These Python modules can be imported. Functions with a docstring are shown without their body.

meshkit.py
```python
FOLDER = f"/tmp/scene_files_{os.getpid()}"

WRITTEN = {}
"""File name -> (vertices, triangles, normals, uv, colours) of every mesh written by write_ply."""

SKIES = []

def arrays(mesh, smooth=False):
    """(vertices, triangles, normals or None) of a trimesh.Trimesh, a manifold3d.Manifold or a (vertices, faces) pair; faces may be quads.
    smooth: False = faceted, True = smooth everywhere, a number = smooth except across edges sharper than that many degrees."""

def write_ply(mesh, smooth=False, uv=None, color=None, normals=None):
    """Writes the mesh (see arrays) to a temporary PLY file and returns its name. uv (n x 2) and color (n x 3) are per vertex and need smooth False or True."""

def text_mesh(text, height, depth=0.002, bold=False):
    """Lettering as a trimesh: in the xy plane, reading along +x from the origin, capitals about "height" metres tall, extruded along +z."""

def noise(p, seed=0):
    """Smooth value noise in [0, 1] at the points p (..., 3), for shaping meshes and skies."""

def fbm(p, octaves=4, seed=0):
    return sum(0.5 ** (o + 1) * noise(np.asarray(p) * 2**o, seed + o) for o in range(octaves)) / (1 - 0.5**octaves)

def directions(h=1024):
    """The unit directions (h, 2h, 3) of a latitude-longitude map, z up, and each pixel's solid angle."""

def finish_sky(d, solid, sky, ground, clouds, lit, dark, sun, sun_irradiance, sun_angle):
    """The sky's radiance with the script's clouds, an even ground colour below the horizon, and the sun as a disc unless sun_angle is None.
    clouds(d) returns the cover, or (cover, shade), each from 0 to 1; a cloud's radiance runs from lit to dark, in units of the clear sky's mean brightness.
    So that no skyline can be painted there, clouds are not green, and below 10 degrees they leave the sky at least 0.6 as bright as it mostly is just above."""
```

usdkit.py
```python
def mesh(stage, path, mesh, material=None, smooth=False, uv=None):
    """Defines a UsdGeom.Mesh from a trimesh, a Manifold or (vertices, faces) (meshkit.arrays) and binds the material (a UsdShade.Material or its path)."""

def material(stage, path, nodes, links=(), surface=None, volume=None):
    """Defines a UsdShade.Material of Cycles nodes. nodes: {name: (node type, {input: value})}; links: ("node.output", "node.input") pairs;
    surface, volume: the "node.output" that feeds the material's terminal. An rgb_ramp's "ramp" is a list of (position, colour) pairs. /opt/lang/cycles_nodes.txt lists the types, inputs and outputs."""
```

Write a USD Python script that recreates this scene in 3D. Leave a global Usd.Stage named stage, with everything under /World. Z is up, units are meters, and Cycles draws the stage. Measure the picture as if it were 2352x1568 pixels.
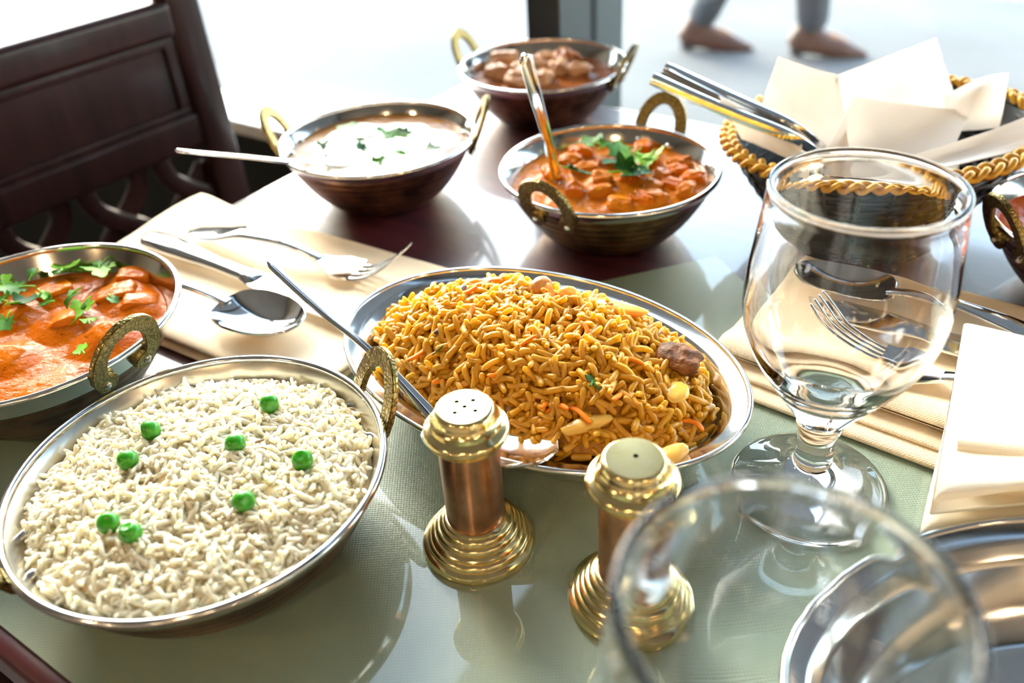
import math, numpy as np, trimesh, usdkit, meshkit, manifold3d
from pxr import Usd, UsdGeom, UsdShade, UsdLux, Gf, Sdf
from shapely.geometry import Polygon, LineString, Point
from shapely.ops import unary_union
from shapely import affinity

stage = Usd.Stage.CreateInMemory()
UsdGeom.SetStageUpAxis(stage, 'Z'); UsdGeom.SetStageMetersPerUnit(stage, 1.0)
UsdGeom.Xform.Define(stage, '/World')
UsdGeom.Scope.Define(stage, '/World/Looks')

# ---------------------------------------------------------------- camera, sky, light
ZT = 0.75                                   # height of the table top; tabletop coordinates below are relative to it
PITCH, ROLL = math.radians(35.377), math.radians(-3.76)
f_ = np.array([0, math.cos(PITCH), -math.sin(PITCH)]); r_ = np.array([1.0, 0, 0]); u_ = np.cross(r_, f_)
RIGHT = math.cos(ROLL) * r_ + math.sin(ROLL) * u_; UP = -math.sin(ROLL) * r_ + math.cos(ROLL) * u_
cam = UsdGeom.Camera.Define(stage, '/World/camera')
cam.AddTransformOp().Set(Gf.Matrix4d(*RIGHT, 0, *UP, 0, *(-f_), 0, 0, 0, ZT + 0.28, 1))
cam.CreateHorizontalApertureAttr(36.0); cam.CreateFocalLengthAttr(36 * 1965 / 2352)
cam.CreateFocusDistanceAttr(0.385); cam.CreateFStopAttr(6.3); cam.CreateClippingRangeAttr((0.01, 500))
EXPOSURE = 0.52
cam.CreateExposureAttr(EXPOSURE)

SKY, TINT = 0.95, (1.27, 1.0, 0.76)            # the picture is balanced for daylight
sky = usdkit.material(stage, '/World/Looks/sky', {
    's': ('sky_texture', {'sky_type': 'multiple_scattering', 'sun_disc': False, 'sun_elevation': 0.55, 'sun_rotation': -0.45, 'aerosol_density': 1.5}),
    'm': ('vector_math', {'math_type': 'multiply', 'vector2': TINT}), 'bg': ('background_shader', {'strength': SKY})},
    [('s.color', 'm.vector1'), ('m.vector', 'bg.color')], surface='bg.background')
dome = UsdLux.DomeLight.Define(stage, '/World/sky_dome'); dome.CreateIntensityAttr(1.0)
UsdShade.MaterialBindingAPI.Apply(dome.GetPrim()).Bind(sky)

# ---------------------------------------------------------------- helpers
used = {}
def numbered(parent, name):
    k = parent + '/' + name; n = used.get(k, 0); used[k] = n + 1
    return name if n == 0 else f'{name}_{n:03d}'
def data(p, label=None, cat=None, group=None, kind=None):
    for k, v in (('label', label), ('category', cat), ('group', group), ('kind', kind)):
        if v: p.SetCustomDataByKey(k, v)
def thing(name, label, cat, loc=(0, 0, 0), rz=0, group=None, kind=None, rel=True, rot=None):
    x = UsdGeom.Xform.Define(stage, '/World/' + numbered('/World', name))
    x.AddTranslateOp().Set(Gf.Vec3d(float(loc[0]), float(loc[1]), float(loc[2]) + (ZT if rel else 0)))
    if rot is not None: x.AddRotateXYZOp().Set(Gf.Vec3f(*[float(a) for a in rot]))
    elif rz: x.AddRotateZOp().Set(float(rz))
    data(x.GetPrim(), label, cat, group, kind)
    return x.GetPrim()
def part(parent, name, mesh, mat, smooth=35, label=None, kind=None):
    base = str(parent.GetPath())
    m = usdkit.mesh(stage, base + '/' + numbered(base, name), mesh, mat, smooth=smooth)
    data(m.GetPrim(), label, None, None, kind)
    return m.GetPrim()
def solo(name, label, cat, mesh, mat, loc=(0, 0, 0), rz=0, group=None, kind=None, smooth=35, rel=True, rot=None):
    m = usdkit.mesh(stage, '/World/' + numbered('/World', name), mesh, mat, smooth=smooth)
    m.AddTranslateOp().Set(Gf.Vec3d(float(loc[0]), float(loc[1]), float(loc[2]) + (ZT if rel else 0)))
    if rot is not None: m.AddRotateXYZOp().Set(Gf.Vec3f(*[float(a) for a in rot]))
    elif rz: m.AddRotateZOp().Set(float(rz))
    data(m.GetPrim(), label, cat, group, kind)
    return m.GetPrim()
def copy(src, label, loc, rz=0, group=None, rel=True, cat=None):
    was = src.GetCustomData(); base = src.GetName()
    while base[-4:-3] == '_' and base[-3:].isdigit(): base = base[:-4]
    x = UsdGeom.Xform.Define(stage, '/World/' + numbered('/World', base))
    x.GetPrim().GetReferences().AddInternalReference(src.GetPath()); x.GetPrim().SetInstanceable(True)
    x.ClearXformOpOrder()
    x.AddTranslateOp(opSuffix='place').Set(Gf.Vec3d(float(loc[0]), float(loc[1]), float(loc[2]) + (ZT if rel else 0)))
    x.AddRotateZOp(opSuffix='turn').Set(float(rz))
    data(x.GetPrim(), label, cat or was.get('category'), group or was.get('group'))
    return x.GetPrim()
ORD = ['leftmost'] + [f'{w} from the left' for w in 'second third fourth fifth sixth seventh eighth ninth tenth eleventh twelfth thirteenth fourteenth fifteenth sixteenth seventeenth eighteenth'.split()]
def by_place(spots, z):
    """for each spot, its place from left to right as the viewer sees it"""
    q = np.array([[p[0], p[1], z - 0.28] for p in spots]); x = (q @ RIGHT) / (q @ f_); rank = np.argsort(np.argsort(x))
    return ['rightmost' if k == len(spots) - 1 else ORD[k] for k in rank]
cat_ = trimesh.util.concatenate
def tm(v, f): return trimesh.Trimesh(np.asarray(v, float), np.asarray(f, int), process=False)
def box(x0, x1, y0, y1, z0, z1):
    b = trimesh.creation.box([x1 - x0, y1 - y0, z1 - z0]); b.apply_translation([(x0 + x1) / 2, (y0 + y1) / 2, (z0 + z1) / 2]); return b
def rbox(x0, x1, y0, y1, z0, z1, r=0.004, seg=12):
    s = manifold3d.Manifold.sphere(r, seg)
    m = manifold3d.Manifold.batch_hull([s.translate((x, y, z)) for x in (x0 + r, x1 - r) for y in (y0 + r, y1 - r) for z in (z0 + r, z1 - r)])
    a = m.to_mesh(); return tm(a.vert_properties[:, :3], a.tri_verts)
def grid_faces(nu, nv, wu=False, wv=False):
    iu = np.arange(nu if wu else nu - 1); iv = np.arange(nv if wv else nv - 1)
    I, J = np.meshgrid(iu, iv, indexing='ij'); I2, J2 = (I + 1) % nu, (J + 1) % nv
    a, b, c, d = I * nv + J, I2 * nv + J, I2 * nv + J2, I * nv + J2
    return np.concatenate([np.stack([a, b, c], -1).reshape(-1, 3), np.stack([a, c, d], -1).reshape(-1, 3)])
def lathe(prof, n=72, da=0.0, closed=False):
    """profile of (r, z); da stretches it along x into a dish of constant flange width"""
    p = np.asarray(prof, float); t = np.linspace(0, 2 * np.pi, n, endpoint=False)
    r = np.maximum(p[:, 0], 1e-6)
    v = np.stack([np.cos(t)[:, None] * (r + da * np.minimum(1, r / 0.02))[None], np.sin(t)[:, None] * r[None], np.repeat(p[None, :, 1], n, 0)], -1).reshape(-1, 3)
    m = tm(v, grid_faces(n, len(p), True, closed))
    m.merge_vertices(digits_vertex=7); m.update_faces(m.nondegenerate_faces())
    if closed and m.volume < 0: m.invert()
    return m
def arc(cx, cz, r, a0, a1, n=8):
    a = np.radians(np.linspace(a0, a1, n)); return [(cx + r * math.cos(t), cz + r * math.sin(t)) for t in a]
def spline(pts, n):
    from scipy.interpolate import PchipInterpolator, CubicSpline
    p = np.asarray(pts, float); p = p[np.r_[True, np.linalg.norm(np.diff(p[:, :3], axis=0), axis=1) > 1e-7]]; d = np.r_[0, np.cumsum(np.linalg.norm(np.diff(p[:, :3], axis=0), axis=1))]
    return PchipInterpolator(d, p, axis=0)(np.linspace(0, d[-1], n))
def sweep(path, w, h=None, n=10, up=(0, 0, 1), sq=1.0, ends=True):
    """tube of elliptic section along the path; w, h half sizes sideways and upwards; sq < 1 squares the section"""
    P = np.asarray(path, float); m = len(P); w = np.broadcast_to(np.asarray(w, float), m); h = w if h is None else np.broadcast_to(np.asarray(h, float), m)
    T = np.gradient(P, axis=0); T /= np.linalg.norm(T, axis=1, keepdims=True) + 1e-12
    up = np.broadcast_to(np.asarray(up, float), (m, 3)); S = np.cross(T, up); S /= np.linalg.norm(S, axis=1, keepdims=True) + 1e-12; U = np.cross(S, T)
    t = np.linspace(0, 2 * np.pi, n, endpoint=False); c, s = np.cos(t), np.sin(t)
    c, s = np.sign(c) * np.abs(c) ** sq, np.sign(s) * np.abs(s) ** sq
    V = P[:, None] + S[:, None] * (w[:, None] * c)[..., None] + U[:, None] * (h[:, None] * s)[..., None]
    v = V.reshape(-1, 3); F = [grid_faces(m, n, False, True)]
    if ends:
        k = len(v); v = np.vstack([v, P[0], P[-1]]); i = np.arange(n); j = (i + 1) % n
        F += [np.stack([np.full(n, k), i, j], 1)[:, ::-1] * 1, np.stack([np.full(n, k + 1), (m - 1) * n + i, (m - 1) * n + j], 1)]
    t_ = tm(v, np.concatenate(F)); t_.fix_normals(); return t_
def solid(P, thick, both=True):
    """sheet: grid of points (nu, nv, 3) thickened"""
    P = np.asarray(P, float); nu, nv = P.shape[:2]
    N = np.cross(np.gradient(P, axis=0), np.gradient(P, axis=1)); N /= np.linalg.norm(N, axis=-1, keepdims=True) + 1e-12
    th = np.broadcast_to(np.asarray(thick, float), (nu, nv))[..., None]
    A = (P + N * th / 2).reshape(-1, 3); B = (P - N * th / 2).reshape(-1, 3); k = nu * nv; f = grid_faces(nu, nv)
    rim = np.r_[np.arange(nv), np.arange(1, nu) * nv + nv - 1, (nu - 1) * nv + np.arange(nv - 2, -1, -1), np.arange(nu - 2, 0, -1) * nv]
    a, b = rim, np.roll(rim, -1)
    F = np.concatenate([f, f[:, ::-1] + k, np.stack([a, a + k, b], 1), np.stack([b, a + k, b + k], 1)])
    m = tm(np.vstack([A, B]), F); m.fix_normals(); return m
def extr(poly, h, bevel=0.0):
    ms = []
    for g in getattr(poly, 'geoms', [poly]):
        if bevel:
            a = trimesh.creation.extrude_polygon(g, h - 2 * bevel, engine='earcut'); a.apply_translation([0, 0, bevel]); ms.append(a)
            g2 = g.buffer(-bevel)
            for q in getattr(g2, 'geoms', [g2]): ms.append(trimesh.creation.extrude_polygon(q, h, engine='earcut'))
        else: ms.append(trimesh.creation.extrude_polygon(g, h, engine='earcut'))
    return cat_(ms)
def placed(m, M):
    m = m.copy(); m.apply_transform(M); return m
def frame(x, y, z, o):
    M = np.eye(4); M[:3, 0], M[:3, 1], M[:3, 2], M[:3, 3] = x, y, z, o; return M
def rotz(a): return trimesh.transformations.rotation_matrix(math.radians(a), [0, 0, 1])
def ell(c, a, b, rz, q):
    t = math.radians(rz); return np.array([c[0] + q[0] * a * math.cos(t) - q[1] * b * math.sin(t), c[1] + q[0] * a * math.sin(t) + q[1] * b * math.cos(t)])

# ---------------------------------------------------------------- materials
MAT = {}
def mat(name, nodes, links=(), surface='p.BSDF'):
    MAT[name] = usdkit.material(stage, '/World/Looks/' + name, nodes, links, surface=surface); return MAT[name]
def plain(name, col, rough=0.5, **k):
    return mat(name, {'p': ('principled_bsdf', {'base_color': col, 'roughness': rough, **k})})
def mottled(name, c1, c2, scale, rough=0.5, bump=0.0, bscale=None, detail=4, dist=0.001, lo=0.35, hi=0.65, **k):
    n = {'tc': ('texture_coordinate', {}), 'n': ('noise_texture', {'scale': scale, 'detail': detail}), 'r': ('rgb_ramp', {'ramp': [(0, c1), (lo, c1), (hi, c2), (1, c2)]}),
         'p': ('principled_bsdf', {'roughness': rough, **k})}
    l = [('tc.object', 'n.vector'), ('n.fac', 'r.fac'), ('r.color', 'p.base_color')]
    if bump:
        n['n2'] = ('noise_texture', {'scale': bscale or scale, 'detail': 3}); n['b'] = ('bump', {'strength': bump, 'distance': dist})
        l += [('tc.object', 'n2.vector'), ('n2.fac', 'b.height'), ('b.normal', 'p.normal')]
    return mat(name, n, l)
mottled('steel', (0.72, 0.71, 0.69), (0.80, 0.79, 0.77), 60, 0.13, metallic=1.0)
mottled('dull_steel', (0.50, 0.48, 0.43), (0.62, 0.60, 0.55), 40, 0.26, metallic=1.0)
mottled('liner_steel', (0.55, 0.53, 0.49), (0.64, 0.62, 0.58), 40, 0.13, metallic=1.0)
mottled('cutlery_steel', (0.78, 0.78, 0.78), (0.84, 0.84, 0.84), 40, 0.09, metallic=1.0)
def hammered(name, c1, c2, rings):
    mat(name, {'tc': ('texture_coordinate', {}), 'n': ('noise_texture', {'scale': 45, 'detail': 5}), 'r': ('rgb_ramp', {'ramp': [(0, c1), (0.4, c1), (0.65, c2), (1, c2)]}),
        'v': ('voronoi_texture', {'scale': 130, 'feature': 'smooth_f1', 'smoothness': 0.4}), 'w': ('wave_texture', {'scale': rings, 'bands_direction': 'z', 'distortion': 1.5, 'detail': 2}),
        'mx': ('mix_float', {'fac': 0.6}), 'b': ('bump', {'strength': 0.5, 'distance': 0.0012}), 'p': ('principled_bsdf', {'metallic': 0.85, 'roughness': 0.36})},
        [('tc.object', 'n.vector'), ('tc.object', 'v.vector'), ('tc.object', 'w.vector'), ('n.fac', 'r.fac'), ('r.color', 'p.base_color'), ('v.distance', 'mx.a'), ('w.fac', 'mx.b'), ('mx.result', 'b.height'), ('b.normal', 'p.normal')])
hammered('copper_dark', (0.045, 0.018, 0.012), (0.22, 0.095, 0.05), 60)
hammered('brass_dark', (0.06, 0.03, 0.012), (0.26, 0.16, 0.06), 60)
hammered('copper_near', (0.07, 0.035, 0.02), (0.24, 0.13, 0.07), 50)
mat('brass_handle', {'tc': ('texture_coordinate', {}), 'v': ('voronoi_texture', {'scale': 420, 'feature': 'distance_to_edge'}), 'n': ('noise_texture', {'scale': 200}),
    'r': ('rgb_ramp', {'ramp': [(0, (0.10, 0.07, 0.02)), (0.12, (0.34, 0.25, 0.09)), (1, (0.42, 0.32, 0.13))]}), 'b': ('bump', {'strength': 0.9, 'distance': 0.0006}),
    'p': ('principled_bsdf', {'metallic': 1.0, 'roughness': 0.33})},
    [('tc.object', 'v.vector'), ('v.distance', 'r.fac'), ('r.color', 'p.base_color'), ('v.distance', 'b.height'), ('b.normal', 'p.normal')])
mottled('polished_brass', (0.80, 0.62, 0.27), (0.88, 0.72, 0.38), 60, 0.16, metallic=1.0)
mottled('shaker_copper', (0.36, 0.16, 0.085), (0.66, 0.34, 0.21), 55, 0.27, metallic=1.0, lo=0.3, hi=0.6)
plain('black_hole', (0.01, 0.008, 0.006), 0.8)
# lacquered wood under a clear gloss coat
mat('mahogany_top', {'tc': ('texture_coordinate', {}), 'mp': ('mapping', {'scale': (3, 40, 3), 'rotation': (0, 0, 0)}), 'n': ('noise_texture', {'scale': 2.2, 'detail': 6}),
    'r': ('rgb_ramp', {'ramp': [(0.3, (0.030, 0.006, 0.010)), (0.7, (0.085, 0.016, 0.022))]}), 'p': ('principled_bsdf', {'roughness': 0.4, 'coat_weight': 1.0, 'coat_roughness': 0.06, 'coat_ior': 1.45})},
    [('tc.object', 'mp.vector'), ('mp.vector', 'n.vector'), ('n.fac', 'r.fac'), ('r.color', 'p.base_color')])
mat('chair_wood', {'tc': ('texture_coordinate', {}), 'mp': ('mapping', {'scale': (30, 30, 3)}), 'n': ('noise_texture', {'scale': 2.5, 'detail': 5}),
    'r': ('rgb_ramp', {'ramp': [(0.3, (0.010, 0.003, 0.003)), (0.7, (0.022, 0.007, 0.006))]}), 'p': ('principled_bsdf', {'roughness': 0.30, 'specular_ior_level': 0.25, 'coat_weight': 0.15, 'coat_roughness': 0.1})},
    [('tc.object', 'mp.vector'), ('mp.vector', 'n.vector'), ('n.fac', 'r.fac'), ('r.color', 'p.base_color')])
def weave(name, col, col2, scale, rough, bump, **k):
    mat(name, {'tc': ('texture_coordinate', {}), 'w1': ('wave_texture', {'scale': scale, 'bands_direction': 'x'}), 'w2': ('wave_texture', {'scale': scale, 'bands_direction': 'y'}),
        'm': ('math', {'math_type': 'multiply'}), 'n': ('noise_texture', {'scale': 9, 'detail': 4}), 'r': ('rgb_ramp', {'ramp': [(0.3, col), (0.7, col2)]}),
        'b': ('bump', {'strength': bump, 'distance': 0.0004}), 'p': ('principled_bsdf', {'roughness': rough, **k})},
        [('tc.object', 'w1.vector'), ('tc.object', 'w2.vector'), ('tc.object', 'n.vector'), ('w1.fac', 'm.value1'), ('w2.fac', 'm.value2'), ('m.value', 'b.height'), ('b.normal', 'p.normal'), ('n.fac', 'r.fac'), ('r.color', 'p.base_color')])
weave('mat_green', (0.20, 0.26, 0.185), (0.235, 0.295, 0.215), 250, 0.5, 0.35, coat_weight=1.0, coat_roughness=0.03, coat_ior=1.5)
weave('napkin_cream', (0.86, 0.67, 0.44), (0.90, 0.72, 0.50), 330, 0.85, 0.5)
weave('napkin_pale', (0.90, 0.79, 0.60), (0.93, 0.83, 0.66), 330, 0.85, 0.4)
mat('tissue', {'d': ('diffuse_bsdf', {'color': (0.92, 0.88, 0.84)}), 't': ('translucent_bsdf', {'color': (0.92, 0.86, 0.80)}), 'mx': ('mix_closure', {'fac': 0.35})},
    [('d.BSDF', 'mx.closure1'), ('t.BSDF', 'mx.closure2')], surface='mx.closure')
mat('clear_glass', {'p': ('principled_bsdf', {'base_color': (1, 1, 1), 'roughness': 0.0, 'ior': 1.5, 'transmission_weight': 1.0})})
mat('window_glass', {'lw': ('layer_weight', {'blend': 0.5}), 'pw': ('math', {'math_type': 'power', 'value2': 5.0}), 'ma': ('math', {'math_type': 'multiply_add', 'value2': 0.8, 'value3': 0.05}),
    't': ('transparent_bsdf', {'color': (0.96, 0.98, 0.97)}), 'g': ('glossy_bsdf', {'roughness': 0.0, 'color': (1, 1, 1)}), 'mx': ('mix_closure', {})},
    [('lw.facing', 'pw.value1'), ('pw.value', 'ma.value1'), ('ma.value', 'mx.fac'), ('t.BSDF', 'mx.closure1'), ('g.BSDF', 'mx.closure2')], surface='mx.closure')
plain('dark_frame', (0.035, 0.045, 0.05), 0.35, metallic=0.4)
plain('black_gasket', (0.006, 0.006, 0.007), 0.7)
plain('blocker_grey', (0.22, 0.24, 0.28), 0.7)
plain('white_sill', (0.85, 0.84, 0.81), 0.45)
plain('dark_wall', (0.012, 0.014, 0.013), 0.7)
mottled('wall_paint', (0.27, 0.21, 0.16), (0.31, 0.25, 0.19), 3, 0.8)
mottled('ceiling_paint', (0.50, 0.47, 0.43), (0.54, 0.51, 0.47), 2, 0.85)
mottled('dark_floor', (0.03, 0.02, 0.017), (0.06, 0.04, 0.03), 5, 0.5)
mottled('concrete', (0.108, 0.106, 0.102), (0.134, 0.132, 0.127), 1.3, 0.9, 0.2, 60, dist=0.002, specular_ior_level=0.05)
mottled('slab_grey', (0.088, 0.091, 0.097), (0.102, 0.105, 0.111), 1.8, 0.85, 0.3, 120, dist=0.002, specular_ior_level=0.05)
mottled('basket_black', (0.004, 0.004, 0.005), (0.009, 0.009, 0.010), 90, 0.42, specular_ior_level=0.3)
mottled('gold_braid', (0.42, 0.19, 0.008), (0.66, 0.36, 0.03), 160, 0.42, 0.5, 500, dist=0.0006, metallic=0.25)

# food
def rice_mat(name, stops, rough, sss):
    mat(name, {'g': ('geometry', {}), 'r': ('rgb_ramp', {'ramp': stops}), 'tc': ('texture_coordinate', {}), 'n': ('noise_texture', {'scale': 900, 'detail': 2}), 'r2': ('rgb_ramp', {'ramp': [(0, (0.55, 0.42, 0.3)), (0.27, (0.7, 0.58, 0.45)), (0.33, (1, 1, 1)), (1, (1, 1, 1))] if sss < 0.3 else [(0, (1, 1, 1)), (1, (1, 1, 1))]}), 'mx': ('mix_color', {'blend_type': 'multiply', 'fac': 1.0}),
        'p': ('principled_bsdf', {'roughness': rough, 'subsurface_weight': sss * 1.6, 'subsurface_radius': (1.0, 0.7, 0.4), 'subsurface_scale': 0.0015})},
        [('g.random_per_island', 'r.fac'), ('tc.object', 'n.vector'), ('n.fac', 'r2.fac'), ('r.color', 'mx.a'), ('r2.color', 'mx.b'), ('mx.result', 'p.base_color')])
rice_mat('white_rice', [(0, (0.93, 0.77, 0.46)), (0.5, (0.97, 0.87, 0.62)), (1, (0.98, 0.93, 0.78))], 0.42, 0.35)
rice_mat('yellow_rice', [(0, (0.62, 0.26, 0.006)), (0.10, (0.78, 0.38, 0.008)), (0.2, (0.92, 0.56, 0.012)), (0.6, (0.95, 0.66, 0.02)), (0.9, (0.96, 0.76, 0.07)), (1, (0.96, 0.84, 0.25))], 0.36, 0.2)
mottled('rice_bed_white', (0.84, 0.68, 0.40), (0.90, 0.78, 0.54), 300, 0.6)
mottled('rice_bed_gap_shade', (0.34, 0.13, 0.006), (0.55, 0.25, 0.012), 300, 0.6)  # browner than the grains: shade of the gaps between them put into the colour
def sauce(name, c1, c2, speck, rough=0.15, sscale=500):
    mat(name, {'tc': ('texture_coordinate', {}), 'n': ('noise_texture', {'scale': 55, 'detail': 6}), 'r': ('rgb_ramp', {'ramp': [(0.3, c1), (0.7, c2)]}),
        'n2': ('noise_texture', {'scale': sscale, 'detail': 2}), 'r2': ('rgb_ramp', {'ramp': [(0, speck), (0.26, speck), (0.33, (1, 1, 1)), (1, (1, 1, 1))]}), 'mx': ('mix_color', {'blend_type': 'multiply', 'fac': 1.0}),
        'n3': ('noise_texture', {'scale': 150, 'detail': 4}), 'b': ('bump', {'strength': 0.6, 'distance': 0.0022}),
        'p': ('principled_bsdf', {'roughness': rough, 'specular_ior_level': 0.10})},
        [('tc.object', 'n.vector'), ('tc.object', 'n2.vector'), ('tc.object', 'n3.vector'), ('n.fac', 'r.fac'), ('n2.fac', 'r2.fac'), ('r.color', 'mx.a'), ('r2.color', 'mx.b'), ('mx.result', 'p.base_color'), ('n3.fac', 'b.height'), ('b.normal', 'p.normal')])
sauce('orange_sauce', (0.33, 0.060, 0.0015), (0.47, 0.112, 0.003), (0.45, 0.3, 0.25))
sauce('paneer_coat', (0.42, 0.085, 0.002), (0.60, 0.155, 0.005), (0.5, 0.35, 0.3))
sauce('veg_sauce', (0.34, 0.088, 0.003), (0.52, 0.165, 0.007), (0.6, 0.45, 0.3))
sauce('brown_sauce', (0.16, 0.045, 0.012), (0.30, 0.10, 0.025), (0.5, 0.4, 0.4))
sauce('red_sauce', (0.55, 0.07, 0.005), (0.72, 0.16, 0.012), (0.6, 0.4, 0.3))
sauce('dal_broth', (0.15, 0.055, 0.005), (0.22, 0.09, 0.010), (0.7, 0.6, 0.4))
mottled('cream', (0.86, 0.80, 0.66), (0.92, 0.89, 0.80), 60, 0.3, 0.4, 90, dist=0.002)
sauce('meat', (0.30, 0.13, 0.055), (0.52, 0.30, 0.16), (0.6, 0.45, 0.4), 0.3)
def leafmat(name, c1, c2):
    mat(name, {'tc': ('texture_coordinate', {}), 'n': ('noise_texture', {'scale': 160, 'detail': 3}), 'r': ('rgb_ramp', {'ramp': [(0.35, c1), (0.65, c2)]}),
        'p': ('principled_bsdf', {'roughness': 0.45, 'specular_ior_level': 0.2}), 't': ('translucent_bsdf', {}), 'mx': ('mix_closure', {'fac': 0.3})},
        [('tc.object', 'n.vector'), ('n.fac', 'r.fac'), ('r.color', 'p.base_color'), ('r.color', 't.color'), ('p.BSDF', 'mx.closure1'), ('t.BSDF', 'mx.closure2')], surface='mx.closure')
leafmat('leaf_green', (0.035, 0.15, 0.006), (0.085, 0.27, 0.012))
leafmat('leaf_light', (0.12, 0.34, 0.012), (0.26, 0.55, 0.03))
leafmat('leaf_dark', (0.012, 0.06, 0.012), (0.03, 0.13, 0.02))
mottled('pea_green', (0.016, 0.145, 0.003), (0.038, 0.22, 0.006), 200, 0.25, subsurface_weight=0.2, subsurface_scale=0.002, subsurface_radius=(0.4, 1.0, 0.2))
plain('carrot', (0.80, 0.20, 0.004), 0.5, specular_ior_level=0.2); plain('onion', (0.78, 0.42, 0.08), 0.2, subsurface_weight=0.3, subsurface_scale=0.002)
plain('nut_brown', (0.50, 0.22, 0.06), 0.25); plain('clove_brown', (0.07, 0.03, 0.015), 0.5); plain('cumin_brown', (0.22, 0.12, 0.04), 0.6)
mottled('roast_meat', (0.06, 0.022, 0.008), (0.24, 0.09, 0.025), 160, 0.55, 0.8, 300, dist=0.0015, specular_ior_level=0.2)

# ---------------------------------------------------------------- the setting
WALL_A = -35.72                                    # the window wall runs this way; local x along it, local y out of the room
EX = np.array([0.8119, -0.5838]); EN = np.array([0.5838, 0.8119])
def wloc(s, d): return EX * s + EN * d
def struct(name, mesh, m, smooth=False, label=None):
    return solo(name, label, None, mesh, m, (0, 0, 0), WALL_A, kind='structure', smooth=smooth)
X0, X1, D0, ZF, ZC = -3.4, 4.2, -4.2, -0.75, 2.0
struct('floor', box(X0, X1, D0, 0.70, ZF - 0.05, ZF), MAT['dark_floor'], label='dark restaurant floor under the table and chair')
struct('ceiling', box(X0, X1, D0, 0.86, ZC, ZC + 0.08), MAT['ceiling_paint'], label='pale ceiling of the restaurant')
struct('wall_back', box(X0, X1, D0 - 0.1, D0, ZF, ZC), MAT['wall_paint'], label='warm painted wall behind the viewer')
struct('wall_left', box(X0 - 0.1, X0, D0, 0.86, ZF, ZC), MAT['wall_paint'], label='warm painted wall at the left end of the room')
struct('wall_right', box(X1, X1 + 0.1, D0, 0.86, ZF, ZC), MAT['wall_paint'], label='warm painted wall at the right end of the room')
ZS, ZH = -0.115, 1.75                              # top of the sill, head of the window
struct('wall_front', cat_([box(X0, X1, 0.703, 0.765, ZF, ZS - 0.02), box(X0, X1, 0.703, 0.83, ZH, ZC)]), MAT['dark_wall'], label='dark low wall below the window sill')
struct('trim_1', rbox(X0, X1, 0.690, 0.768, ZS - 0.02, ZS, 0.004), MAT['white_sill'], smooth=30, label='white window sill behind the chair and bowls')
MS = [-0.4455 + 1.45 * k for k in range(-2, 4)]    # mullions along the wall
for i in range(len(MS) - 1):
    a, b = MS[i] + 0.019, MS[i + 1] - 0.019
    w = UsdGeom.Xform.Define(stage, f'/World/window_{i + 1}'); w.AddTranslateOp().Set(Gf.Vec3d(0, 0, ZT)); w.AddRotateZOp().Set(WALL_A)
    data(w.GetPrim(), ['far left', 'left', 'middle', 'right', 'far right'][i] + ' storefront window pane', None, None, 'structure')
    part(w.GetPrim(), 'pane', box(a, b, 0.765, 0.771, ZS, ZH), MAT['window_glass'], False)
    part(w.GetPrim(), 'head_frame', box(a, b, 0.745, 0.79, ZH - 0.04, ZH), MAT['dark_frame'], False)
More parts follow.
